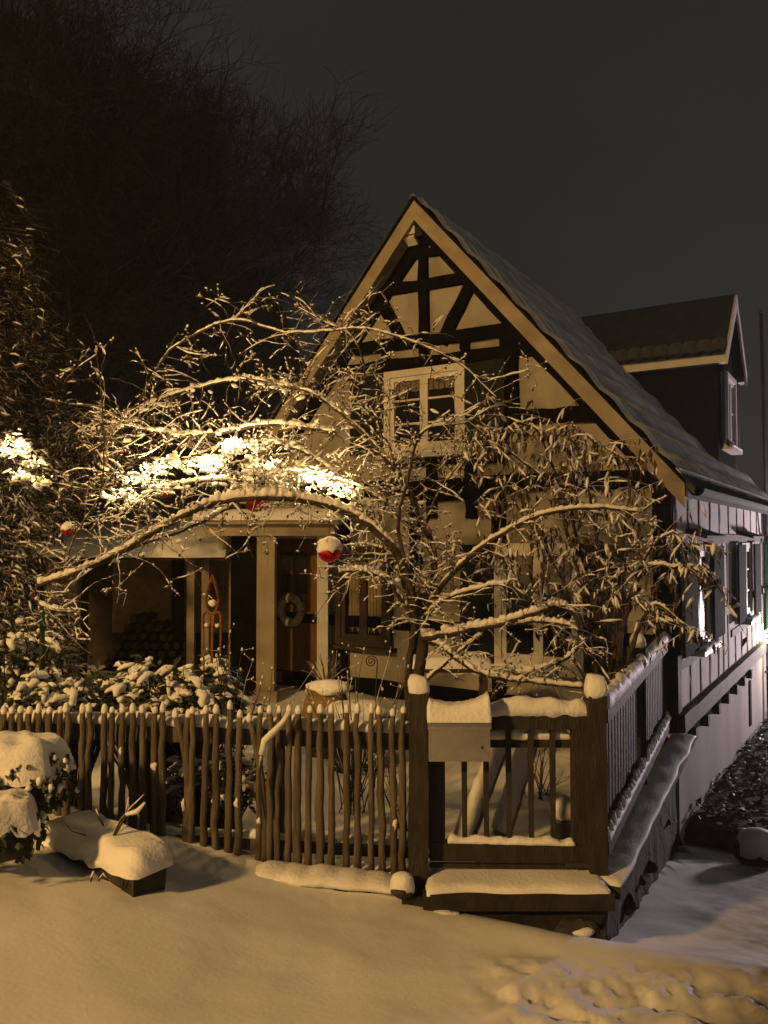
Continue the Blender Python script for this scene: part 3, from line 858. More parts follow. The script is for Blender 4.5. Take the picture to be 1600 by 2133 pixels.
# mailbox
mbx = thing('mailbox', (0.45, 4.66, 0.65), 'steel mailbox with curved lid under thick snow on gate post', 'mailbox')
d = 4.62
xa = at(893, 1550, d).x; xb = at(1021, 1550, d).x
zt = at(950, 1512, d).z; zb = at(950, 1588, d).z
prof = [(d+0.10, zb), (d+0.0, zb+0.004), (d-0.002, zt-0.015), (d+0.012, zt+0.012), (d+0.05, zt+0.028), (d+0.10, zt+0.03)]
obj('body', MB().prism(prof, xa, xb, 'x'), M['steel'], mbx)
lid = []
for k in range(9):
    a = R(-12 + 102*k/8)
    lid.append((d+0.045-0.062*math.cos(a), zt-0.004+0.052*math.sin(a)))
lid += [(d+0.115, zt+0.048), (d+0.115, zt+0.043)] + [(d+0.045-0.056*math.cos(R(-12+102*k/8)), zt-0.004+0.046*math.sin(R(-12+102*k/8))) for k in range(8, -1, -1)]
obj('lid', MB().prism(lid, xa-0.006, xb+0.006, 'x'), M['steel'], mbx)
obj('lock', MB().tube([(xb-0.045, d-0.012, zb+0.085), (xb-0.045, d+0.0, zb+0.085)], 0.008, 8), M['dark_metal'], mbx)
rows = []
for i in range(9):
    y = d-0.018+0.15*i/8
    rows.append([])
    for j in range(31):
        x = xa-0.008+(xb-xa+0.016)*j/30; u = j/30
        e = min(1, math.sqrt(min(i, 8-i)/1.5+.02))
        h = 0.125 - 0.035*math.sin(math.pi*min(1, u*1.15)) + 0.03*math.exp(-((u-.97)/.05)**2) + 0.010*nz(u*14, i*.6)
        e2 = min(1, .6+min(j, 30-j)/2)
        rows[-1].append((x, y, zt+0.028 + h*(0.25+.75*e)*e2))
mb = MB().quadgrid(rows); n = 31
b0 = 0; edge = [j for j in range(n)] + [i*n+30 for i in range(1, 9)] + [8*n+j for j in range(29, -1, -1)] + [i*n for i in range(7, 0, -1)]
cb = len(mb.v)
for e in edge: mb.v.append((mb.v[e][0], mb.v[e][1], zt+0.030 if mb.v[e][1] > d+.01 else zt+0.022))
for k in range(len(edge)):
    m_ = (k+1) % len(edge); mb.f.append((edge[k], edge[m_], cb+m_, cb+k))
obj('snow', mb, M['snow'], mbx, True)
obj('mount', MB().box(xa+0.03, xb-0.03, d+0.10, gy-0.04, zb+0.03, zb+0.08), M['dark_metal'], mbx)

# ------------------------------------------------------------------ retaining wall with ledge and side fence
rw = thing('retaining_wall', (CX, CY, -0.4), 'dark rough stone retaining wall with snowy ledge below gate', 'wall')
E1 = Vector((P0.x+0.0, P0.y-0.06, 0)); C0 = Vector((CX, CY, 0))
wd_ = (E1-C0).normalized(); wn = Vector((wd_.y, -wd_.x, 0))   # outward normal
rows = []
nS = 60
for k in range(11):
    z = -2.0 + 1.97*k/10
    row = []
    # front face from left to corner, then along the side
    for j in range(25):
        x = 0.10 + (CX-0.10)*j/24
        row.append((x, CY + 0.03*fbm(x*5, z*5, 1, 3)*1.0 + (0.05 if z < -.06 else 0), z))
    for j in range(1, nS+1):
        p = C0.lerp(E1, j/nS); o = 0.03*fbm(j*.35, z*4, 5, 3) - (0.03 if z < -.06 else 0)
        row.append((p.x+wn.x*o, p.y+wn.y*o, z))
    rows.append(row)
mb = MB().quadgrid(rows)
obj('masonry', mb, M['concrete'], rw, True)
# coping slab under the gate and along the side
cop = obj('coping', MB().prism([(0.22, CY-0.03), (CX+0.03, CY-0.03), (CX+0.03, 5.1), (0.22, 5.1)], -0.10, -0.008, 'z'), M['concrete'], rw)
obj('snow', snow_slab(MB(), 0.24, CX+0.01, CY-0.02, 4.98, lambda x, y: -0.006, 0.032, 3, 40, 14), M['snow'], cop, True)
C1 = C0 + wd_*0.1
a0 = C1 - wn*0.20; a1 = E1 - wn*0.20
mb = MB().bar(C1 - wn*0.06 + Vector((0,0,-.045)), E1 + wd_*0.02 + wn*0.05 + Vector((0,0,-.045)), 0.22, 0.07, seg=10, rough=.006)
scop = obj('coping', mb, M['concrete'], rw)
mb = MB()
snow_ridge(mb, C1 - wn*0.06 + Vector((0,0,-.012)), E1 + wd_*0.02 + wn*0.05 + Vector((0,0,-.012)), 0.235, 0.032, 6, seg=70, k=12, var=.12, fr=3)
obj('snow', mb, M['snow'], scop, True)
# rubble stones on the front face with snow on their tops
for i in range(26):
    x = random.uniform(0.15, 1.15); z = random.uniform(-0.30, -0.13) - 0.06*x
    r = random.uniform(.035, .08)
    s_ = obj('stone', MB().blob((x, CY-0.0, z), (r*1.4, r*.9, r*.8), i*3.3, 1, .6), M['stone'], rw)
    if i % 3 == 0:
        obj('snow', MB().blob((x, CY-0.035, z+r*.7), (r*1.0, r*.55, r*.35), i, 1, .4), M['snow'], s_, True)
for i in range(6):
    j = random.random(); p = C0.lerp(E1, j); g = ground(p.x+wn.x*.1, p.y+wn.y*.1)
    z = random.uniform(max(g, -1.2), -0.2); r = random.uniform(.04, .10)
    s_ = obj('stone', MB().blob((p.x-wn.x*.03, p.y-wn.y*.03, z), (r*.6, r*1.1, r*.6), i*2.1, 1, .6), M['stone'], rw)
    if i % 4 == 0:
        obj('snow', MB().blob((p.x+wn.x*r*.7, p.y+wn.y*r*.7, z+r*.5), (r*.35, r*.5, r*.4), i, 1, .5), M['snow'], s_, True)
# snow heaped at the foot of the wall
sf = thing('side_fence', (1.6, 5.6, 0), 'dark board fence running back from corner post to the house', 'fence')
S0 = Vector((gx1, 4.80, 0)) + wd_*0.06; S1 = E1 - wn*0.13 - wd_*0.1
Ls = (S1-S0).length
for t in (0.50,):
    p = S0.lerp(S1, t)
    ps = obj('post', MB().bar(p+Vector((0,0,-.05)), p+Vector((0,0,1.12)), .10, .10, up=(0,1,0), seg=4, rough=.004), M['gate'], sf)
    obj('snow_cap', MB().lathe((p.x, p.y, 1.12), cap_prof(.062, .11), 12), M['snow'], ps, True)
nb = 30
for k in range(nb):
    t = (k+.5)/nb
    if abs(t-.5) < .018: continue
    p = S0.lerp(S1, t); hz = 1.06 + .012*nz(k*3.1)
    wdt = Ls/nb*0.62
    mb = MB()
    a = wd_*(wdt/2); o = wn*0.011
    z0 = .06
    for sg in (-1, 1):
        for q in ((-1, z0), (1, z0), (1, hz-.05), (0, hz), (-1, hz-.05)):
            v = p + a*q[0] + o*sg; mb.v.append((v.x, v.y, q[1]))
    mb.f = [(0,1,2,3,4), (9,8,7,6,5)] + [(i, 5+i, 5+(i+1)%5, (i+1)%5) for i in range(5)]
    b_ = obj('board', mb, M['gate'], sf)
for z, hh in ((0.92, .085), (0.13, .08)):
    r_ = obj('rail', MB().bar(S0+wn*.045+Vector((0,0,z)), S1+wn*.045+Vector((0,0,z)), .055, hh, seg=6, rough=.004), M['gate'], sf)
    mb = MB()
    if z > .5: snow_ridge(mb, S0+wn*.03+Vector((0,0,z+hh/2)), S1+wn*.03+Vector((0,0,z+hh/2)), .10, .085, 7, seg=120, fr=8, var=.3)
    else:
        for k in range(nb):
            p = S0.lerp(S1, (k+.5)/nb)
            mb.blob(p+wn*.045+Vector((0,0,z+.06)), (.022, .045, .045+.03*random.random()), k, 1, .3)
        snow_ridge(mb, S0+wn*.05+Vector((0,0,z+hh/2)), S1+wn*.05+Vector((0,0,z+hh/2)), .055, .03, 7, seg=120, fr=8, var=.5)
    obj('snow', mb, M['snow'], r_, True)

# ------------------------------------------------------------------ plants: generators
def curve(pts, n):
    """Catmull-Rom through pts"""
    P = [Vector(p) for p in pts]; P = [P[0]*2-P[1]] + P + [P[-1]*2-P[-2]]
    out = []
    m = len(P)-3
    for i in range(n+1):
        u = min(i/n*m, m-1e-6); k = int(u); t = u-k
        a, b, c, d = P[k:k+4]
        out.append(0.5*((2*b) + (c-a)*t + (2*a-5*b+4*c-d)*t*t + (3*b-a-3*c+d)*t**3))
    return out

def branch(root, pts, r0, r1, seed, snow=1.0, name='branch', n=None):
    n = n or max(10, len(pts)*6)
    c = curve(pts, n)
    c = [p + Vector((nz(i*.5+seed, 1), nz(i*.5+seed, 2), nz(i*.5+seed, 3)))*0.015 for i, p in enumerate(c)]
    rad = [r0+(r1-r0)*(i/n) for i in range(n+1)]
    o = obj(name, MB().tube(c, rad, 8, lump=.25, seed=seed), M['bark'], root, True)
    if snow:
        mb = MB(); run = []; rr = []
        cs = curve(pts, n*4); N = len(cs)
        base = c
        for i in range(N):
            f = i/(N-1)*n; k = min(int(f), n-1); p = base[k].lerp(base[k+1], f-k); r = rad[k]
            t = (base[k+1]-base[k]).normalized()
            ok = abs(t.z) < 0.86 and nz(i*.13+seed*2, 5) > (-0.42 if snow < 1.45 else -0.8)
            if ok:
                hgt = (r*0.75 + 0.011*snow)*(1+.7*nz(i*.4+seed, 8))*(1-.6*abs(t.z))
                run.append(p + Vector((0, 0, r*0.55 + hgt*.55))); rr.append(max(.005, hgt*.95))
            if (not ok or i == N-1):
                if len(run) > 3:
                    rr[0] *= .4; rr[-1] *= .4
                    mb.tube(run, rr, 7, lump=.5, seed=seed)
                run = []; rr = []
        if mb.v: obj('snow', mb, M['snow'], o, True, kind='stuff')
    return c

def twig_path(p, d, L, n, droop, jit, rnd):
    out = [p.copy()]; d = d.normalized(); s = L/n
    for i in range(n):
        d = (d + Vector((rnd.gauss(0, jit), rnd.gauss(0, jit), rnd.gauss(0, jit) - droop))).normalized()
        out.append(out[-1] + d*s)
    return out

def leafquad(mb, p, d, L, Wd, fold=.25, tw=0.0):
    """a folded pointed leaf from p along d: 6 verts, 4 tris-ish"""
    d = d.normalized(); sd = d.cross(Vector((0, 0, 1)))
    if sd.length < .05: sd = Vector((1, 0, 0))
    sd.normalize(); up = sd.cross(d)
    sd, up = sd*math.cos(tw)+up*math.sin(tw), up*math.cos(tw)-sd*math.sin(tw)
    b = len(mb.v)
    m = p + d*L*.45
    mb.v += [tuple(p), tuple(m+sd*Wd+up*Wd*fold), tuple(p+d*L-up*L*.12), tuple(m-sd*Wd+up*Wd*fold), tuple(m-up*Wd*.1)]
    mb.f += [(b, b+4, b+1), (b+4, b+2, b+1), (b, b+3, b+4), (b+4, b+3, b+2)]

# ---- the arching tree over the garden
TB = Vector((0.27, 6.1, -0.05))
tree = thing('arching_tree', TB, 'snow-laden arching garden tree with tangled twigs spreading over fairy lights', 'tree')
mains = []
def br(pix, r0, r1, seed, snow=1.0, name='branch'):
    """pix: list of (px,py,depth)"""
    c = branch(tree, [at(*p) for p in pix], r0, r1, seed, snow, name)
    mains.append(c); return c
br([(868,1530,6.1),(872,1420,6.1),(884,1310,6.1),(878,1230,6.1)], .05, .035, 1, 0, 'trunk')
br([(852,1500,6.15),(850,1400,6.15),(862,1320,6.12),(860,1250,6.1)], .03, .024, 2, 0, 'trunk')
br([(866,1290,6.1),(848,1195,6.05),(800,1120,6.0),(720,1066,6.0),(620,1040,5.95),(520,1037,5.9),(430,1052,5.9),(340,1097,5.85),(250,1150,5.85),(160,1192,5.8),(78,1218,5.8)], .036, .016, 3, 1.5)
br([(875,1300,6.2),(905,1170,6.3),(860,1040,6.4),(800,950,6.45),(720,870,6.5),(640,815,6.5),(570,800,6.5)], .032, .010, 4, 1.0)
br([(700,900,6.5),(560,885,6.6),(430,905,6.6),(330,900,6.6),(235,880,6.6)], .02, .007, 5, 1.2)
br([(290,835,6.8),(350,735,6.8),(430,685,6.7),(500,667,6.6),(590,692,6.4),(680,690,6.3),(760,684,6.2),(870,716,6.1),(960,760,6.05),(1035,830,6.0)], .010, .005, 6, .55)
br([(872,1290,6.1),(950,1185,6.0),(1045,1112,5.9),(1130,1072,5.85),(1230,1058,5.8),(1335,1066,5.8)], .026, .009, 7, .8)
br([(880,1330,6.05),(960,1315,5.9),(1040,1300,5.8),(1110,1278,5.75),(1170,1262,5.75),(1205,1300,5.75),(1195,1360,5.75),(1120,1395,5.8),(1040,1405,5.85)], .03, .008, 8, 1.4)
br([(1035,1302,5.8),(1120,1295,5.75),(1190,1305,5.7),(1215,1340,5.7)], .016, .007, 9, 1.2)
br([(880,1330,6.1),(925,1350,5.95),(985,1395,5.8),(1060,1415,5.7),(1215,1432,5.6)], .024, .010, 10, 1.2)
br([(880,1425,6.0),(930,1380,5.95),(990,1330,5.9),(1000,1322,5.9)], .016, .008, 11, 1.2)
br([(875,1300,6.1),(910,1260,6.0),(960,1235,5.95),(1062,1212,5.9)], .018, .007, 12, 1.3)
br([(864,1290,6.1),(830,1240,6.05),(800,1205,6.0),(750,1190,5.95),(705,1190,5.95)], .022, .010, 13, 1.6)
br([(78,1218,5.8),(75,1250,5.8),(110,1270,5.8),(165,1275,5.8)], .014, .006, 14, 1.3)
br([(200,1180,5.85),(290,1135,5.95),(380,1105,6.0),(470,1060,6.1),(560,990,6.2),(640,985,6.3),(760,1020,6.3),(850,1090,6.2)], .012, .014, 15, 1.2)
br([(620,1040,5.95),(560,1010,6.2),(450,1000,6.4),(330,1020,6.5),(260,1060,6.5)], .018, .007, 16, 1.4)
br([(860,1260,6.1),(790,1100,6.2),(690,980,6.4),(600,930,6.6),(500,925,6.7),(400,950,6.8)], .024, .008, 17, 1.2)
br([(870,1280,6.2),(880,1120,6.5),(930,1000,6.6),(1000,930,6.7)], .02, .006, 18, .9)
br([(640,815,6.5),(520,790,6.7),(400,810,6.8),(300,850,6.8),(230,920,6.8),(220,1000,6.7)], .012, .005, 19, 1.2)
br([(720,870,6.5),(760,780,6.6),(730,700,6.6),(660,665,6.6)], .010, .005, 20, 1.0)
br([(870,1280,6.0),(830,1100,6.0),(850,1000,6.0),(880,900,6.05),(970,880,6.1),(1010,850,6.1)], .016, .004, 21, .8)
br([(790,1100,6.2),(820,960,6.2),(780,860,6.3),(860,810,6.2)], .012, .004, 22, .8)
br([(130,1215,5.8),(150,1130,5.9),(210,1020,6.0),(215,880,6.1),(200,720,6.2)], .010, .004, 23, .6)
# twigs
rnd = random.Random(11)
tw_mb, sn_mb, lf_mb = MB(), MB(), MB()
def add_twigs(c, count, Lm, droop, depth=0):
    for _ in range(count):
        i = rnd.randint(1, len(c)-2) if depth == 0 else rnd.randint(len(c)//4, len(c)-2)
        t = (c[i+1]-c[i]).normalized()
        v = Vector((rnd.gauss(0, 1), rnd.gauss(0, .7), rnd.gauss(.15, .8)))
        v = (v - t*v.dot(t)*.4 + t*rnd.uniform(.2, .9)).normalized()
        L = Lm*rnd.uniform(.4, 1.3); n = 7
        p = twig_path(c[i], v, L, n, droop, .16, rnd)
        r0 = (.0050 if depth == 0 else .0034)*rnd.uniform(.7, 1.15)
        tw_mb.tube(p, [r0*(1-.7*k/n) for k in range(n+1)], 5, cap=False)
        # snow sitting on the twig
        k = 0
        while k < n-1:
            q = rnd.randint(1, 3)
            if rnd.random() < .46:
                seg = p[k:k+q+1]
                tt = (seg[-1]-seg[0]).normalized()
                if abs(tt.z) < .8 and len(seg) > 1:
                    h = rnd.uniform(.0035, .008)*(1.1 if depth == 0 else .8)
                    pp = []; m = len(seg)*2-1
                    for j in range(m):
                        a = j/2; i0 = int(a); i1 = min(i0+1, len(seg)-1)
                        pp.append(seg[i0].lerp(seg[i1], a-i0) + Vector((0, 0, h*.7)))
                    sn_mb.tube(pp, [h*(.45 if j in (0, m-1) else rnd.uniform(.75, 1.2)) for j in range(m)], 6)
            k += q
        if rnd.random() < .75:
            for _2 in range(rnd.randint(1, 3)):
                k = rnd.randint(2, n); ld = Vector((rnd.gauss(0, .6), rnd.gauss(0, .6), -.7))
                s_ = rnd.uniform(.018, .034)
                leafquad(lf_mb, p[k], ld, s_, s_*.35, .2, rnd.uniform(-1, 1))
                if rnd.random() < .7:
                    sn_mb.blob(p[k]+Vector((0, 0, .004)), (rnd.uniform(.005, .012), rnd.uniform(.005, .011), rnd.uniform(.005, .010)), rnd.random()*99, 0, .4)
        if depth < 2 and rnd.random() < (.9 if depth == 0 else .45):
            add_twigs(p, rnd.randint(1, 3), L*.55, droop, depth+1)
nt_ = [0, 0, 34, 46, 34, 40, 26, 18, 6, 10, 5, 10, 16, 8, 46, 40, 56, 30, 44, 26, 30, 26, 26]
for c, k in zip(mains, nt_):
    add_twigs(c, int(k*1.3), .40, .045)
obj('twigs', tw_mb, M['twig'], tree, True, kind='stuff')
obj('twig_snow', sn_mb, M['snow'], tree, True, kind='stuff')
obj('leaves', lf_mb, M['leaf'], tree, False, kind='stuff')
# thick snow pads lying in the twig tangle
pad = MB()
for _ in range(240):
    c = mains[rnd.choice([3, 4, 15, 16, 18, 14])]; p = c[rnd.randint(2, len(c)-2)] + Vector((rnd.gauss(0, .06), rnd.gauss(0, .05), rnd.gauss(0, .03)))
    pad.blob(p, (rnd.uniform(.015, .045), rnd.uniform(.012, .03), rnd.uniform(.010, .020)), rnd.random()*99, 1, .55, Matrix.Rotation(rnd.uniform(-.5, .5), 3, 'Y'), 2.2)
obj('snow_pads', pad, M['snow'], tree, True, kind='stuff')

# green support pole at the end of the arch
p0 = at(86, 1440, 5.85)
sp = thing('support_pole', (p0.x, 5.85, 0), 'dark green metal pole holding up the left end of arching branch', 'pole')
obj('pole', MB().tube([(p0.x, 5.85, 0), (p0.x, 5.85, at(86, 1210, 5.85).z)], .019, 10), M['dark_green'], sp, True)
obj('finial', MB().lathe((p0.x, 5.85, at(86, 1210, 5.85).z), [(.02, 0), (.03, .01), (.03, .03), (.002, .05)], 10), M['dark_green'], sp, True)

# ---- shrub with long drooping leaves
ds = thing('drooping_shrub', at(1265, 1500, 6.1), 'tall shrub with long drooping snow-covered leaves before the gable', 'shrub')
rnd = random.Random(5)
lf, ls, tw2 = MB(), MB(), MB()
stems = [[(1268,1500,6.1),(1245,1300,6.15),(1190,1080,6.2),(1120,900,6.2),(1075,880,6.15)],
         [(1270,1500,6.1),(1262,1300,6.1),(1240,1100,6.15),(1210,950,6.2),(1160,880,6.2)],
         [(1270,1500,6.1),(1280,1300,6.05),(1300,1120,6.0),(1310,980,6.0),(1260,930,6.0)],
         [(1275,1480,6.0),(1300,1300,5.9),(1345,1160,5.85),(1400,1110,5.8),(1440,1150,5.8)],
         [(1265,1490,6.1),(1215,1300,6.2),(1140,1150,6.3),(1075,1050,6.3),(1050,1000,6.3)],
         [(1275,1480,6.0),(1320,1340,5.9),(1360,1260,5.8),(1410,1290,5.75),(1445,1330,5.75)],
         [(1265,1490,6.1),(1180,1350,6.2),(1090,1230,6.3),(1040,1150,6.3)],
         [(1262,1400,6.1),(1200,1180,6.2),(1150,1020,6.3),(1040,930,6.3),(990,930,6.3)],
         [(1270,1400,6.0),(1330,1200,5.9),(1400,1180,5.8),(1470,1190,5.8),(1500,1230,5.8)]]
for si, s_ in enumerate(stems):
    c = branch(ds, [at(*p) for p in s_], .02, .005, 40+si, .5, 'stem')
    n = len(c)
    for _ in range(44 if si not in (3, 5, 8) else 24):
        i = rnd.randint(n//3, n-1)
        v = Vector((rnd.gauss(0, 1), rnd.gauss(0, .8), rnd.gauss(.3, .5))).normalized()
        p = twig_path(c[i], v, rnd.uniform(.18, .5), 6, .10, .12, rnd)
        tw2.tube(p, [.004*(1-.6*k/6) for k in range(7)], 4, cap=False)
        if rnd.random() < .6:
            k0 = rnd.randint(0, 3); seg = [q + Vector((0, 0, .006)) for q in p[k0:k0+3]]
            ls.tube(seg, [.004, rnd.uniform(.007, .012), .004], 6, lump=.5)
        for k in range(1, 7):
            for q in range(2):
                if rnd.random() < .4: continue
                ld = Vector((rnd.gauss(0, .45), rnd.gauss(0, .45), -1.0 + rnd.gauss(0, .3)))
                L = rnd.uniform(.035, .115); W = L*rnd.uniform(.09, .2); tw_ = rnd.uniform(-1.2, 1.2)
                leafquad(lf, p[k], ld, L, W, .5, tw_)
                if rnd.random() < .24:
                    dd = ld.normalized(); seg = [p[k]+dd*(L*u) + Vector((0, 0, .006)) + Vector((0, -.004, 0)) for u in (0, .2, .45, .7, .9)]
                    ls.tube(seg, [W*.3, W*.65, W*.75, W*.5, W*.2], 6, lump=.8, seed=rnd.random()*50)
obj('twigs', tw2, M['twig'], ds, True, kind='stuff')
obj('leaves', lf, M['leaf'], ds, False, kind='stuff')
obj('leaf_snow', ls, M['snow'], ds, True, kind='stuff')

# ---- low evergreen shrubs behind the fence under heavy snow
def laurel(name, label, cx, cy, cz, rx, ry, rz, nlob, nleaf, seed, big=1.0, grp='low snowy shrubs behind the fence'):
    rnd = random.Random(seed)
    t = thing(name, (cx, cy, 0), label, 'shrub', grp)
    st_, lf, sn = MB(), MB(), MB()
    for k in range(nlob):
        an = rnd.uniform(0, 2*math.pi); el = rnd.uniform(-.1, 1.0); rr = rnd.uniform(.55, 1.0)
        p = Vector((cx+rx*math.cos(an)*math.cos(el)*rr, cy+ry*math.sin(an)*math.cos(el)*rr, max(cz*.3, cz+rz*math.sin(el)*rr)))
        base = Vector((cx+.3*rx*math.cos(an), cy+.3*ry*math.sin(an), .0))
        st_.tube(curve([base, base.lerp(p, .5)+Vector((0, 0, .08)), p], 5), [.008, .007, .007, .006, .005, .004], 4, cap=False)
        dirv = (p-Vector((cx, cy, cz-.1)))
        for q in range(nleaf):
            ld = dirv.normalized()*.5 + Vector((rnd.gauss(0, .7), rnd.gauss(0, .7), rnd.gauss(-.25, .35)))
            L = rnd.uniform(.05, .10)*big
            leafquad(lf, p + Vector((rnd.gauss(0, .05), rnd.gauss(0, .05), rnd.gauss(-.05, .05)))*big, ld, L, L*.24, .3, rnd.uniform(-.8, .8))
        # an elongated pad of snow on the spray, sagging outwards
        o = Vector((dirv.x, dirv.y, 0)); o = o.normalized() if o.length > .01 else Vector((1, 0, 0))
        path = twig_path(p - o*.05*big, o + Vector((rnd.gauss(0, .5), rnd.gauss(0, .5), rnd.uniform(-.1, .5))), rnd.uniform(.07, .19)*big, 6, .16, .12, rnd)
        s = rnd.uniform(.016, .034)*big
        sn.tube([q + Vector((0, 0, s*.5)) for q in path], [s*.45, s*.9, s*1.15, s*1.1, s, s*.8, s*.35], 8, lump=.75, seed=rnd.random()*90, flat=.8)
    obj('stems', st_, M['bark'], t, True, kind='stuff')
    obj('leaves', lf, M['leaf_green'], t, False, kind='stuff')
    obj('snow', sn, M['snow'], t, True, kind='stuff')
    return t
laurel('laurel_shrub', 'broad low shrub with sagging snow-covered leaves left of the garden ornament', -1.55, 5.75, .72, .62, .35, .46, 190, 10, 1, 1.1)
laurel('laurel_shrub', 'snowy low shrub at the foot of the green pole', -2.35, 5.75, .66, .5, .35, .42, 130, 9, 2)
laurel('laurel_shrub', 'dark leafy shrub with snow flecks left of the green pole', -3.0, 6.3, .8, .55, .4, .65, 90, 14, 3)
laurel('laurel_shrub', 'snowy shrub peeping through the picket gaps', -1.15, 5.35, .30, .42, .22, .34, 60, 10, 4, .8)
# ---- hedge and conifer mass at the left, lit by the street
def evergreen(name, label, cx, cy, cz, rx, ry, rz, n, seed, size=.12, snowf=.5, cat='tree', grp='snowy evergreens at the left edge'):
    rnd = random.Random(seed)
    t = thing(name, (cx, cy, 0), label, cat, grp)
    obj('trunk', MB().tube([(cx, cy, -.3), (cx+.05, cy, cz*.6), (cx, cy, cz+rz*.8)], [.12, .09, .03], 8, lump=.2), M['bark'], t, True)
    lf, sn, tw = MB(), MB(), MB()
    for k in range(n):
        an = rnd.uniform(0, 2*math.pi); u = rnd.uniform(-1, 1); rr = (rnd.random()**.45)
        q = Vector((math.cos(an)*math.sqrt(1-u*u), math.sin(an)*math.sqrt(1-u*u), u))*rr
        k2 = 1 + .35*fbm(q.x*2.2+seed, q.y*2.2, q.z*2.2, 3)
        p = Vector((cx+q.x*rx*k2, cy+q.y*ry*k2, cz+q.z*rz*k2))
        o = Vector((q.x, q.y, 0)); o = o.normalized() if o.length > .01 else Vector((1, 0, 0))
        d = (o*.8 + Vector((rnd.gauss(0, .5), rnd.gauss(0, .5), -.2+rnd.gauss(0, .4)))).normalized()
        path = twig_path(p - d*size, d, size*3, 4, .08, .2, rnd)
        tw.tube(path, [.006, .005, .004, .003, .002], 3, cap=False)
        for j in range(1, 5):
            for s in (-1, 1):
                ld = (path[j]-path[j-1]).normalized() + Vector((rnd.gauss(0, .5), rnd.gauss(0, .5), -.35))
                leafquad(lf, path[j], ld, size*rnd.uniform(.35, .8), size*rnd.uniform(.14, .26), .3, rnd.uniform(-1.2, 1.2))
        if rnd.random() < snowf:
            j = rnd.randint(1, 3)
            sn.tube([path[j-1]+Vector((0, 0, .012)), path[j]+Vector((0, 0, .018)), path[j+1]+Vector((0, 0, .010))], [size*.06, size*.17, size*.05], 6, lump=.5, seed=k)
    obj('twigs', tw, M['twig'], t, True, kind='stuff')
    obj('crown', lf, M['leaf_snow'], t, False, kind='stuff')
    if sn.v: obj('snow', sn, M['snow'], t, True, kind='stuff')
    return t
evergreen('evergreen_tree', 'tall drooping evergreen at left edge, dusted with snow', -5.9, 10.6, 4.2, 1.5, 1.2, 2.6, 6500, 3, .085, .15)
evergreen('evergreen_shrub', 'round evergreen holding the left cluster of lights', -4.4, 8.6, 2.35, .85, .7, .85, 2400, 4, .07, .5, 'shrub')
evergreen('evergreen_shrub', 'dark evergreen below the left light cluster, behind the shrubs', -4.2, 8.4, .9, .9, .7, .95, 2400, 5, .07, .25, 'shrub')
evergreen('evergreen_shrub', 'dark bushy evergreen between left lights and shed roof', -4.3, 11.2, 3.0, 1.3, .8, .9, 2400, 6, .08, .3, 'shrub')

# dried flower stems around the ornament and under the tree
def dry_stems(label, cx, cy, n, h, spread, seed):
    rnd = random.Random(seed)
    t = thing('dry_stems', (cx, cy, 0), label, 'plant', 'dried garden stems')
    a, b = MB(), MB()
    for k in range(n):
        p = twig_path(Vector((cx+rnd.gauss(0, .06), cy+rnd.gauss(0, .06), -.03)), Vector((rnd.gauss(0, spread), rnd.gauss(0, spread), 1)), h*rnd.uniform(.55, 1.1), 8, .015, .07, rnd)
        a.tube(p, [.005*(1-.6*i/8) for i in range(9)], 4, cap=False)
        for i in range(3, 9):
            if rnd.random() < .55:
                q = twig_path(p[i], Vector((rnd.gauss(0, 1), rnd.gauss(0, 1), .4)), .08, 3, 0, .1, rnd)
                a.tube(q, [.003, .0025, .002, .002], 3, cap=False)
                if rnd.random() < .7: b.blob(q[-1]+Vector((0, 0, .005)), (.006, .006, .009), rnd.random()*50, 0, .4)
        b.blob(p[-1]+Vector((0, 0, .012)), (.007, .007, .012), rnd.random()*50, 1, .5)
    obj('stems', a, M['twig'], t, True, kind='stuff'); obj('snow', b, M['snow'], t, True, kind='stuff')
dry_stems('dried snow-tipped flower stems beside the rusty ornament', -1.12, 5.55, 26, 1.25, .16, 1)
dry_stems('tangle of dry twigs in front of the urn', -.25, 5.9, 34, 1.15, .22, 2)
dry_stems('dry twigs at the foot of the arching tree', .12, 5.6, 16, .6, .3, 3)
dry_stems('dry brown stems seen through the gate bars', 1.25, 6.3, 20, .7, .3, 4)

# ---- rusty garden ornament (pointed stake with leaf-shaped openings)
b = at(441, 1420, 5.75); tp = at(441, 1195, 5.75)
on = thing('garden_ornament', (b.x, 5.75, 0), 'rusty metal garden stake with pointed top and scroll openings', 'ornament')
obj('stake', MB().box(b.x-.008, b.x+.008, 5.745, 5.755, 0, tp.z-.28), M['rust'], on)
def ring(cx, cz, rx, rz, th, n=20, pointed=0):
    pts = []
    for k in range(n+1):
        an = 2*math.pi*k/n
        z = math.sin(an); x = math.cos(an)
        if pointed and z > 0: x *= (1-z)**.55*1.0 if z < 1 else 0
        pts.append((cx+x*rx, 5.75, cz+z*rz*(1.5 if pointed and z > 0 else 1)))
    return MB().tube(pts, th, 6)
obj('spire', ring(b.x, tp.z-.18, .045, .11, .011, pointed=1), M['rust'], on, True)
for s in (-1, 1):
    obj('scroll', ring(b.x+s*.038, tp.z-.33, .026, .055, .009), M['rust'], on, True)
    obj('leg', MB().tube([(b.x+s*.065, 5.75, tp.z-.30), (b.x+s*.045, 5.75, .5), (b.x+s*.06, 5.75, 0)], .007, 6), M['rust'], on, True)
for (ox, oz, r) in ((0, .215, .028), (-.04, .37, .017), (.04, .375, .017)):
    obj('snow', MB().blob((b.x+ox, 5.745, tp.z-oz), (r, r*.7, r*.9), 3+ox*40, 1, .4), M['snow'], on, True)
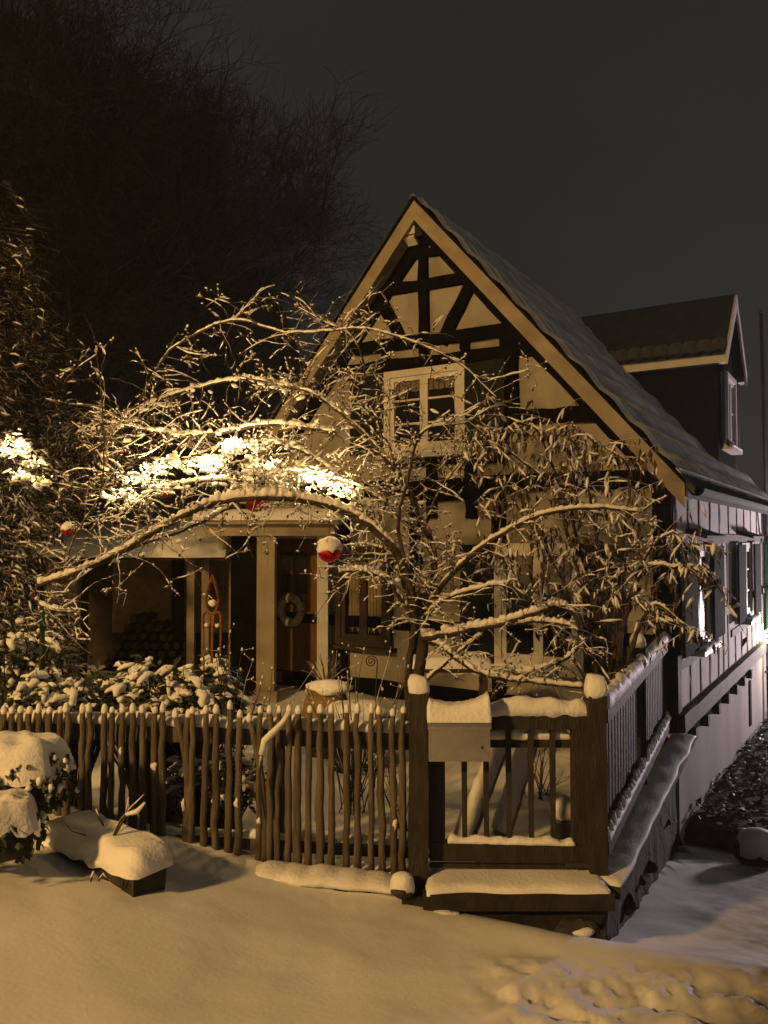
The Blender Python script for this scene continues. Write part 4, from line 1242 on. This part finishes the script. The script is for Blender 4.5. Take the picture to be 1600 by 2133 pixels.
# ---- urn with plant
uc = at(680, 1470, 7.4)
ur = thing('garden_urn', (uc.x, 7.4, -.05), 'big ochre clay urn planted with dry twigs and snow', 'urn')
obj('vessel', MB().lathe((uc.x, 7.4, -.05), [(.14, 0), (.17, .03), (.22, .2), (.235, .38), (.20, .55), (.17, .62), (.20, .66), (.19, .67), (.15, .62)], 22), M['urn'], ur, True)
obj('snow', MB().blob((uc.x+.02, 7.36, .62), (.20, .19, .07), 3, 2, .35), M['snow'], ur, True)
mb = MB(); rnd = random.Random(8)
for k in range(40):
    mb.tube(twig_path(Vector((uc.x, 7.4, .6)), Vector((rnd.gauss(0, .4), rnd.gauss(0, .4), 1)), rnd.uniform(.15, .4), 5, .05, .1, rnd), [.005, .004, .004, .003, .002, .002], 4, cap=False)
obj('dry_plant', mb, M['twig'], ur, True, kind='stuff')
# round planter behind, snow plate on top
pc = at(745, 1400, 7.0)
pl = thing('round_planter', (pc.x, 7.0, -.05), 'dark round planter with flat cake of snow beneath the tree', 'planter')
obj('pot', MB().lathe((pc.x, 7.0, -.05), [(.20, 0), (.26, .25), (.30, .5), (.27, .5)], 20), M['dark_metal'], pl, True)
obj('snow', MB().blob((pc.x, 7.0, .47), (.31, .29, .10), 7, 2, .3), M['snow'], pl, True)
# iron scroll on a rod
sc = at(773, 1378, 6.4)
so = thing('iron_scroll', (sc.x, 6.4, 0), 'curled iron garden scroll on a thin rod beneath the tree', 'ornament')
pts = []
for k in range(40):
    an = k*.35; r = .05*(1-k/44)
    pts.append((sc.x+r*math.cos(an), 6.4, sc.z+r*math.sin(an)))
obj('spiral', MB().tube(pts, .005, 5), M['dark_metal'], so, True)
obj('rod', MB().tube([(sc.x+.05, 6.4, sc.z), (sc.x+.04, 6.4, sc.z-.2), (sc.x+.03, 6.4, 0)], .005, 5), M['dark_metal'], so, True)
# bench with snow under the ground-floor window
bn = thing('garden_bench', (.55, 7.6, 0), 'low dark garden bench under a pillow of snow near the gable', 'bench')
z_ = at(950, 1385, 7.6).z
obj('seat', MB().box(.25, 1.0, 7.45, 7.8, z_-.05, z_), M['timber_brown'], bn)
for x in (.3, .95):
    for y in (7.5, 7.75):
        obj('leg', MB().box(x-.025, x+.025, y-.025, y+.025, -.05, z_-.05), M['timber_brown'], bn)
obj('snow', snow_slab(MB(), .23, 1.02, 7.43, 7.82, lambda x, y: z_+.001, .09, 5, 20, 10), M['snow'], bn, True)
# leaning planks and flower pot behind the gate
lean = [((345-0, 1735), (455, 1560)), ]
for i, (xa_, xb_, lab) in enumerate(((.52, .80, 'pale snowy plank leaning behind the gate, nearer the mailbox'), (.78, 1.02, 'pale snowy plank leaning behind the gate, nearer the flower pot'))):
    mb = MB().bar((xa_, 5.25+.1*i, 0.0), (xb_, 5.45+.1*i, .62), .13, .03, up=(0, 1, .2), seg=6, rough=.006)
    t = tag(obj('leaning_plank', mb, M['board']), lab, 'plank', 'planks leaning behind the gate')
    s0 = Vector((xa_-.015, 5.23+.1*i, .05)); s1 = Vector((xb_-.015, 5.42+.1*i, .62))
    obj('snow', MB().bar(s0+Vector((0, -.005, .0)), s1+Vector((0, -.005, 0)), .125, .022, up=(0, 1, .2), seg=14, rough=.012), M['snow'], t, True)
fp = at(1172, 1715, 5.3)
po = thing('flower_pot', (fp.x, 5.3, 0), 'dark flower pot topped with a dome of snow behind the gate', 'flower pot')
obj('pot', MB().lathe((fp.x, 5.3, -.01), [(.055, 0), (.075, .13), (.082, .13), (.082, .16), (.07, .16)], 18), M['dark_metal'], po, True)
obj('snow', MB().blob((fp.x, 5.3, .20), (.085, .085, .10), 5, 2, .2), M['snow'], po, True)

# ------------------------------------------------------------------ red baubles
rnd = random.Random(3)
def bauble(px, py, d, r, label):
    c = at(px, py, d)
    t = thing('bauble', c, label, 'bauble', 'red baubles hanging in the tree')
    obj('ball', MB().lathe(c, [(max(.001, r*math.sin(math.pi*k/14)), -r*math.cos(math.pi*k/14)) for k in range(15)], 20), M['bauble'], t, True)
    obj('cap', MB().lathe(c+Vector((0, 0, r*.93)), [(r*.25, 0), (r*.25, r*.22), (r*.1, r*.25)], 10), M['steel'], t, True)
    mb = MB()
    mb.lathe(c, [(r*1.02, r*.10), (r*1.10, r*.22), (r*1.06, r*.55), (r*.88, r*.9), (r*.55, r*1.14), (r*.2, r*1.24), (.001, r*1.26)], 16)
    mb.v = [(v[0]+r*.16*nz(v[0]*30, v[2]*30, v[1]*30), v[1]+r*.1*nz(v[2]*30, v[0]*30), v[2]+r*(.75 if v[2]-c.z < r*.4 else .3)*nz(v[0]*26, v[1]*26, 3)) for v in mb.v]
    obj('snow_cap', mb, M['snow'], t, True)
    obj('hanger', MB().tube([c+Vector((0, 0, r*1.1)), c+Vector((.005, 0, r*2.6))], .002, 4), M['dark_metal'], t)
bauble(686, 1148, 5.85, .085, 'large red bauble with snow cap, lowest in the tree')
bauble(531, 1040, 6.2, .098, 'large red bauble half hidden behind the snowy arching branch')
bauble(141, 1103, 6.0, .045, 'small red bauble near the green support pole')
bauble(345, 1020, 6.7, .07, 'dark bauble among the brightest fairy lights')

# ------------------------------------------------------------------ fairy lights
bulb_me = mesh('bulb', MB().lathe((0, 0, 0), [(.001, -.011), (.006, -.007), (.008, 0), (.006, .007), (.002, .011)], 7), M['bulb'], True)
def light_string(label, pix, n, jit, seed, lights, lpow):
    rnd = random.Random(seed)
    c = curve([at(*p) for p in pix], 120)
    t = thing('light_string', c[0], label, 'fairy lights', 'warm white light strings')
    wob = [p + Vector((rnd.gauss(0, .01), rnd.gauss(0, .01), rnd.gauss(0, .01))) for p in c]
    obj('wire', MB().tube(wob, .003, 4), M['dark_metal'], t)
    nc = 13 if n > 200 else 6
    cl = [min(120, max(0, int(120*(k+.5)/nc + rnd.uniform(-3, 3)))) for k in range(nc)]
    for k in range(n):
        p = c[cl[k % len(cl)]] + Vector((rnd.gauss(0, jit), rnd.gauss(0, jit*.9), rnd.gauss(0, jit*.5)))
        o = obj('bulb', None, None, t, me=bulb_me, loc=p, rot=(rnd.uniform(-1, 1), rnd.uniform(-1, 1), 0))
    pads = MB()
    for k in range(n//2):
        q = c[cl[k % len(cl)]] + Vector((rnd.gauss(0, .07), rnd.gauss(.03, .06), rnd.gauss(-.01, .035)))
        pads.blob(q, (rnd.uniform(.015, .05), rnd.uniform(.012, .03), rnd.uniform(.010, .024)), rnd.random()*99, 1, .8, Matrix.Rotation(rnd.uniform(-.6, .6), 3, 'Y'), 2.4)
    obj('snow', pads, M['snow'], t, True, kind='stuff')
    for k in range(lights):
        p = c[cl[k % len(cl)]] + Vector((rnd.gauss(0, .02), rnd.uniform(-.08, .02), rnd.gauss(0, .02)))
        lamp('string_light', p, lpow, (1.0, .66, .26), .035, t)
light_string('warm white fairy lights strung along the arching tree', [(238,1060,6.55),(262,1020,6.55),(300,985,6.5),(330,965,6.5),(385,955,6.45),(430,968,6.4),(470,940,6.4),(494,916,6.45),(525,955,6.4),(570,968,6.4),(620,975,6.35),(660,1000,6.3),(700,1018,6.3),(757,1028,6.3)], 295, .052, 1, 13, 10.5)
light_string('warm white fairy lights in the evergreen at far left', [(10,965,7.6),(22,930,7.55),(42,915,7.5),(50,945,7.55),(40,985,7.6),(70,960,7.55),(72,990,7.6),(88,1018,7.6)], 120, .045, 2, 4, 4.5)

# ------------------------------------------------------------------ foreground stones
def stone(label, c, rad, seed, rz, snowh, px_leaves=0):
    t = thing('snowy_stone', c, label, 'stone', 'stones along the fence')
    rot = Matrix.Rotation(rz, 3, 'Z')
    mb = MB().blob(c, rad, seed, 2, .35, rot, 1.1)
    obj('rock', mb, M['stone'], t)
    sm = MB(); V, Fc = ICO[2]; cc = Vector(c)
    for v in V:
        up = v[2]; k = 1.03 + .10*nz(v[0]*1.6+seed, v[1]*1.6, v[2]*1.6)
        edge = .12 + .40*nz(v[0]*3+seed, v[1]*3, 1) + .3*nz(v[0]*7, v[1]*7+seed, 2)
        h = snowh*smooth(edge-.25, edge+.55, up)
        q = rot @ Vector((v[0]*rad[0]*k, v[1]*rad[1]*k, v[2]*rad[2]))
        if up < edge-.25: q *= .80
        sm.v.append(tuple(cc + q + Vector((0, 0, h))))
    sm.f = list(Fc)
    obj('snow', sm, M['snow'], t, True)
    return t
# long stone slab (a squared kerb block) with snow cushion
sl = thing('stone_slab', at(240, 1790, 4.3), 'long squared stone block with a snow cushion before the fence', 'stone')
a_ = at(140, 1722, 4.55); b_ = at(322, 1802, 4.15)
mb = MB().bar(a_ - Vector((0, 0, .12)), b_.lerp(a_, .03) - Vector((0, 0, .10)), .21, .17, seg=12, rough=.03)
obj('block', mb, M['stone'], sl)
dv = Vector((b_.x-a_.x, b_.y-a_.y, 0)).normalized(); nv = Vector((dv.y, -dv.x, 0))
rows = []
for i in range(33):
    t = -.10 + 1.12*i/32; c = a_.lerp(b_, t)
    e = min(1, math.sqrt(min(i/6, (32-i)/2.5)+.02)); rows.append([])
    for j in range(21):
        an = math.pi*(j/20)
        x = math.copysign(abs(math.cos(an))**.55, math.cos(an))*(.145+.018*nz(t*6, j*.3, 2)); z = math.sin(an)**.5
        drop = -.10*smooth(.6, 1.0, math.cos(an))*(1-.45*t)*(1+.45*nz(t*6, 3)) if math.cos(an) > 0 else -.06*smooth(.6, 1, -math.cos(an))
        rows[-1].append(tuple(c + nv*x*(.75+.25*e) + Vector((0, 0, .012 + .075*z*e + .022*nz(t*5, j*.3) + drop*.8))))
obj('snow', MB().quadgrid(rows, False, True), M['snow'], sl, True)
# boulder overgrown with ivy at the left edge
def ivy_boulder(label, c, rad, seed, nleaf, snowz):
    t = thing('ivy_stump', c, label, 'stump', 'ivy-grown stumps at the left edge')
    rnd = random.Random(seed); lf, sn = MB(), MB(); c = Vector(c)
    obj('core', MB().blob(c, (rad[0]*.9, rad[1]*.9, rad[2]), seed, 2, .35, None, 1.6), M['stone'], t, True)
    for k in range(nleaf):
        an = rnd.uniform(0, 2*math.pi); h = rnd.uniform(-.8, .75); rr = math.sqrt(max(.1, 1-h*h))*rnd.uniform(.9, 1.2)
        p = c+Vector((math.cos(an)*rr*rad[0], math.sin(an)*rr*rad[1], h*rad[2]))
        ld = Vector((math.cos(an)*.6+rnd.gauss(0, .4), math.sin(an)*.6+rnd.gauss(0, .4), -.8))
        leafquad(lf, p, ld, rnd.uniform(.03, .055), .018, .2, rnd.uniform(-.7, .7))
        if rnd.random() < .16 and h > -.5:
            sn.tube([p+Vector((0, 0, .015)), p+Vector((math.cos(an)*.008, math.sin(an)*.008, 0)), p+Vector((0, 0, -.02-.03*rnd.random()))], [.008, .017, .006], 6, lump=.8, seed=k)
    # snow settled over the top, ragged at the edge
    rows = []
    for i in range(15):
        u = i/14
        rows.append([])
        for j in range(36):
            an = 2*math.pi*j/36
            edge = 1.0 + .22*nz(math.cos(an)*1.7+seed, math.sin(an)*1.7) + .10*nz(math.cos(an)*4+seed, math.sin(an)*4, 2)
            r = u*edge
            drop = max(0, u-.72)/.28
            z = rad[2]*.62 + snowz*(1-.35*u*u) - drop**1.6*(rad[2]*(.80+.55*nz(math.cos(an)*2.6, math.sin(an)*2.6, seed))) + .03*nz(math.cos(an)*u*3+seed, math.sin(an)*u*3, 1)
            rows[-1].append((c.x+rad[0]*1.04*r*math.cos(an), c.y+rad[1]*1.04*r*math.sin(an), c.z+z))
    mb = MB().quadgrid(rows, True)
    obj('snow', mb, M['snow'], t, True)
    obj('ivy', lf, M['leaf_green'], t, False, kind='stuff')
    if sn.v: obj('snow_flecks', sn, M['snow'], t, True, kind='stuff')
c = at(38, 1618, 4.35); ivy_boulder('ivy-covered stump with ragged snow cap at the left edge', tuple(c), (.25, .22, .20), 5, 520, .10)
c = at(5, 1735, 4.0); ivy_boulder('lower dark stump under ragged snow at the left edge', tuple(c), (.17, .2, .14), 8, 120, .10)
# dead stalks poking from the snow near the slab
t = thing('dead_stalks', at(225, 1740, 4.4), 'few dead stalks poking out of the snow by the stone block', 'plant')
mb = MB(); ms = MB()
for pts in ([(235,1745),(250,1710),(275,1680),(300,1655)], [(215,1720),(205,1700),(200,1685)], [(180,1740),(150,1730),(130,1705)], [(240,1740),(262,1700),(268,1660)], [(205,1835),(215,1820),(225,1835)], [(195,1815),(190,1830),(189,1838)]):
    c = [at(x, y, 4.25 if y < 1800 else 3.98) for x, y in pts]
    mb.tube(c, [.006]*(len(c)-1)+[.003], 5)
ms.tube([at(262,1700,4.24)+Vector((0,0,.01)), at(285,1690,4.24), at(302,1672,4.24)], [.008, .014, .008], 6, lump=.5)
obj('stalks', mb, M['twig'], t, True, kind='stuff'); obj('snow', ms, M['snow'], t, True)
c = at(838, 1852, 4.55); stone('small snow-capped stone at the foot of the left gate post', tuple(c), (.07, .06, .05), 12, 0, .045)

# ------------------------------------------------------------------ bed at the foot of the side wall
bed_rows = []
def bedpt(s, o):
    p = P0 + Vector((sa, ca, 0))*s + Vector((ca, -sa, 0))*o
    return p
for i in range(50):
    s = .12 + 8.7*i/49; bed_rows.append([])
    for j in range(16):
        o = .02 + (1.5+.2*nz(s*1.2))*j/15
        p = bedpt(s, o); z = ground(p.x, p.y)
        e = math.sin(math.pi*min(1, j/15))**.6
        h = .30*(1-j/15)*.6 + .07*e + .05*fbm(p.x*4, p.y*4, 2, 3) - (.06 if j == 15 else 0) - (.12 if i in (0, 49) else 0)
        bed_rows[-1].append((p.x, p.y, z + h))
bed = obj('soil_bed', MB().quadgrid(bed_rows), M['soil'], None, True); tag(bed, kind='structure')
rnd = random.Random(21); lf, sn = MB(), MB()
for k in range(1500):
    s = rnd.uniform(.2, 8.6); o = rnd.uniform(.05, 1.45); p = bedpt(s, o); z = ground(p.x, p.y)+.18*(1-o/1.5)+.07
    q = Vector((p.x, p.y, z+rnd.uniform(-.02, .05)))
    leafquad(lf, q, Vector((rnd.gauss(0, 1), rnd.gauss(0, 1), rnd.gauss(.1, .5))), rnd.uniform(.07, .16), rnd.uniform(.02, .04), .2, rnd.uniform(-.8, .8))
    if rnd.random() < .10: sn.blob(q+Vector((0, 0, .02)), (.03, .026, .012), k, 0, .5)
tag(obj('ground_cover', lf, M['leaf_green'], None), 'dark leafy ground cover along the foot of side wall', 'ground cover', kind='stuff')
tag(obj('ground_cover_snow', sn, M['snow'], None, True), 'thin patches of snow on the leafy ground cover', 'snow', kind='stuff')
for k, (px, py, dd, r, lab) in enumerate(((1578, 1800, 7.6, .17, 'rounded boulder with snow in the bed by right edge'),)):
    c = at(px, py, dd); z = ground(c.x, c.y)+.10
    stone(lab, (c.x, c.y, z), (r*1.2, r, r*.8), 30+k, .4, r*.55)

# ------------------------------------------------------------------ background trees
def bare_tree(seed, h):
    rnd = random.Random(seed); tr, cr = MB(), MB()
    def grow(p, d, L, r, lev):
        n = 6 if lev < 2 else (4 if lev < 4 else 3)
        path = twig_path(p, d, L, n, -.02 if lev < 2 else (.0 if lev < 4 else .03), .09 if lev < 2 else .16, rnd)
        r1 = r*.62
        mb = tr if lev < 2 else cr
        mb.tube(path, [r+(r1-r)*k/n for k in range(n+1)], 7 if lev == 0 else (5 if lev < 3 else 3), cap=False)
        if lev >= 5: return
        kids = [3, 5, 5, 5, 4][lev] if lev else 6
        for k in range(kids):
            f = rnd.uniform(.35, 1.0) if lev else .35+.65*k/kids
            i = min(n-1, int(f*n)); q = path[i].lerp(path[i+1], f*n-i if f*n-i <= 1 else 1)
            t = (path[i+1]-path[i]).normalized()
            v = Vector((rnd.gauss(0, 1), rnd.gauss(0, 1), rnd.gauss(.35, .5))); v = (v-t*v.dot(t)).normalized()
            a = rnd.uniform(.5, 1.0)
            grow(q, t*math.cos(a)+v*math.sin(a), L*rnd.uniform(.5, .72), max(r1*rnd.uniform(.45, .65), .007), lev+1)
        if lev: 
            grow(path[-1], (path[-1]-path[-2]), L*.6, r1*.9, lev+1)
    grow(Vector((0, 0, 0)), Vector((rnd.gauss(0, .05), rnd.gauss(0, .05), 1)), h*.5, h*.016, 0)
    return mesh('trunk', tr, M['far_bark'], True), mesh('crown', cr, M['far_bark'], True)
variants = [bare_tree(101, 14), bare_tree(202, 13), bare_tree(305, 15)]
spots = [(-12,19,0,1.0),(-9.6,21.5,1,1.1),(-8.4,20,2,.95),(-6.9,22.5,0,.95),(-14,23,2,1.2),(-9.3,26,1,1.15),(-8.0,27,2,.9),(-13,29,0,1.3),(-16,18,1,1.1),(-12.5,32,2,1.2),(-18,28,0,1.4),(-4.6,21,1,.55)]
for i, (x, y, v, s) in enumerate(spots):
    z = -0.8 + max(0, y-16)*.55
    t = thing('bare_tree', (x, y, z-.5), 'tall bare tree with snow-dusted twigs on the dark hillside', 'tree', 'bare trees on the dark hillside', rz=i*1.9)
    t.scale = (s, s, s)
    for nm, me in zip(('trunk', 'crown'), variants[v]):
        o = bpy.data.objects.new(nm, me); COL.objects.link(o); o.parent = t
        if nm == 'crown': o['kind'] = 'stuff'

# slim pole at the right edge
pp = at(1593, 900, 21)
up_ = thing('utility_pole', (pp.x, 21, -1.5), 'thin pale pole rising beside the dormer at right edge', 'pole')
obj('shaft', MB().tube([(pp.x+.08, 21, -1.5), (pp.x-.05, 21, 8.0)], [.06, .045], 8), M['concrete'], up_, True)
obj('cap', MB().lathe((pp.x-.05, 21, 8.0), [(.05, 0), (.06, .03), (.01, .08)], 8), M['dark_metal'], up_, True)

# ------------------------------------------------------------------ street lamps that light the place
def street_lamp(cfg, label, base_z, toward):
    p = Vector(cfg['pos'])
    t = thing('street_lamp', (p.x, p.y, base_z), label, 'street lamp', 'street lamps')
    dv = Vector(toward); dv.z = 0; dv.normalize()
    b = p - dv*0.9
    obj('pole', MB().tube([(b.x, b.y, base_z), (b.x, b.y, p.z-.3), (b.x+dv.x*.15, b.y+dv.y*.15, p.z+.12), (p.x, p.y, p.z+.25)], [.07, .05, .04, .03], 10), M['dark_metal'], t, True)
    obj('hood', MB().lathe(p, [(.30, .16), (.31, .19), (.18, .28), (.05, .34), (.01, .34)], 18), M['dark_metal'], t, True)
    obj('lens', MB().lathe(p, [(.10, .155), (.12, .13), (.08, .115), (.01, .11)], 14), M['lamp_lens'], t, True)
    lo = lamp('lamp_light', p - Vector((0, 0, .10)), cfg['power'], cfg['color'], .42, t)
    if 'aim' in cfg:          # shielded luminaire: most of its light goes down onto the road
        li = bpy.data.lights.new('lamp_light', 'SPOT'); li.energy = cfg['power']; li.color = cfg['color']; li.shadow_soft_size = .16
        li.spot_size = R(cfg['cone']); li.spot_blend = 1.0
        lo.data = li
        lo.rotation_euler = (Vector(cfg['aim']) - lo.location).to_track_quat('-Z', 'Y').to_euler()
street_lamp(LAMP_A, 'sodium street lamp on a pole up the road behind the viewer', -0.5, (1, 1, 0))
street_lamp(LAMP_B, 'white street lamp farther down the road past the house', -2.0, (-1, 0, 0))

# ------------------------------------------------------------------ thin frosty haze
hz = bpy.data.materials.new('haze'); hz.use_nodes = True
n = hz.node_tree.nodes; n.remove(n['Principled BSDF'])
v = n.new('ShaderNodeVolumePrincipled')
v.inputs['Density'].default_value = 0.0015
v.inputs['Color'].default_value = (.92, .94, .90, 1)
v.inputs['Anisotropy'].default_value = 0.3
hz.node_tree.links.new(v.outputs[0], n['Material Output'].inputs['Volume'])
obj('haze', MB().box(-80, 80, -35, 110, -7, 45), hz, kind='stuff')
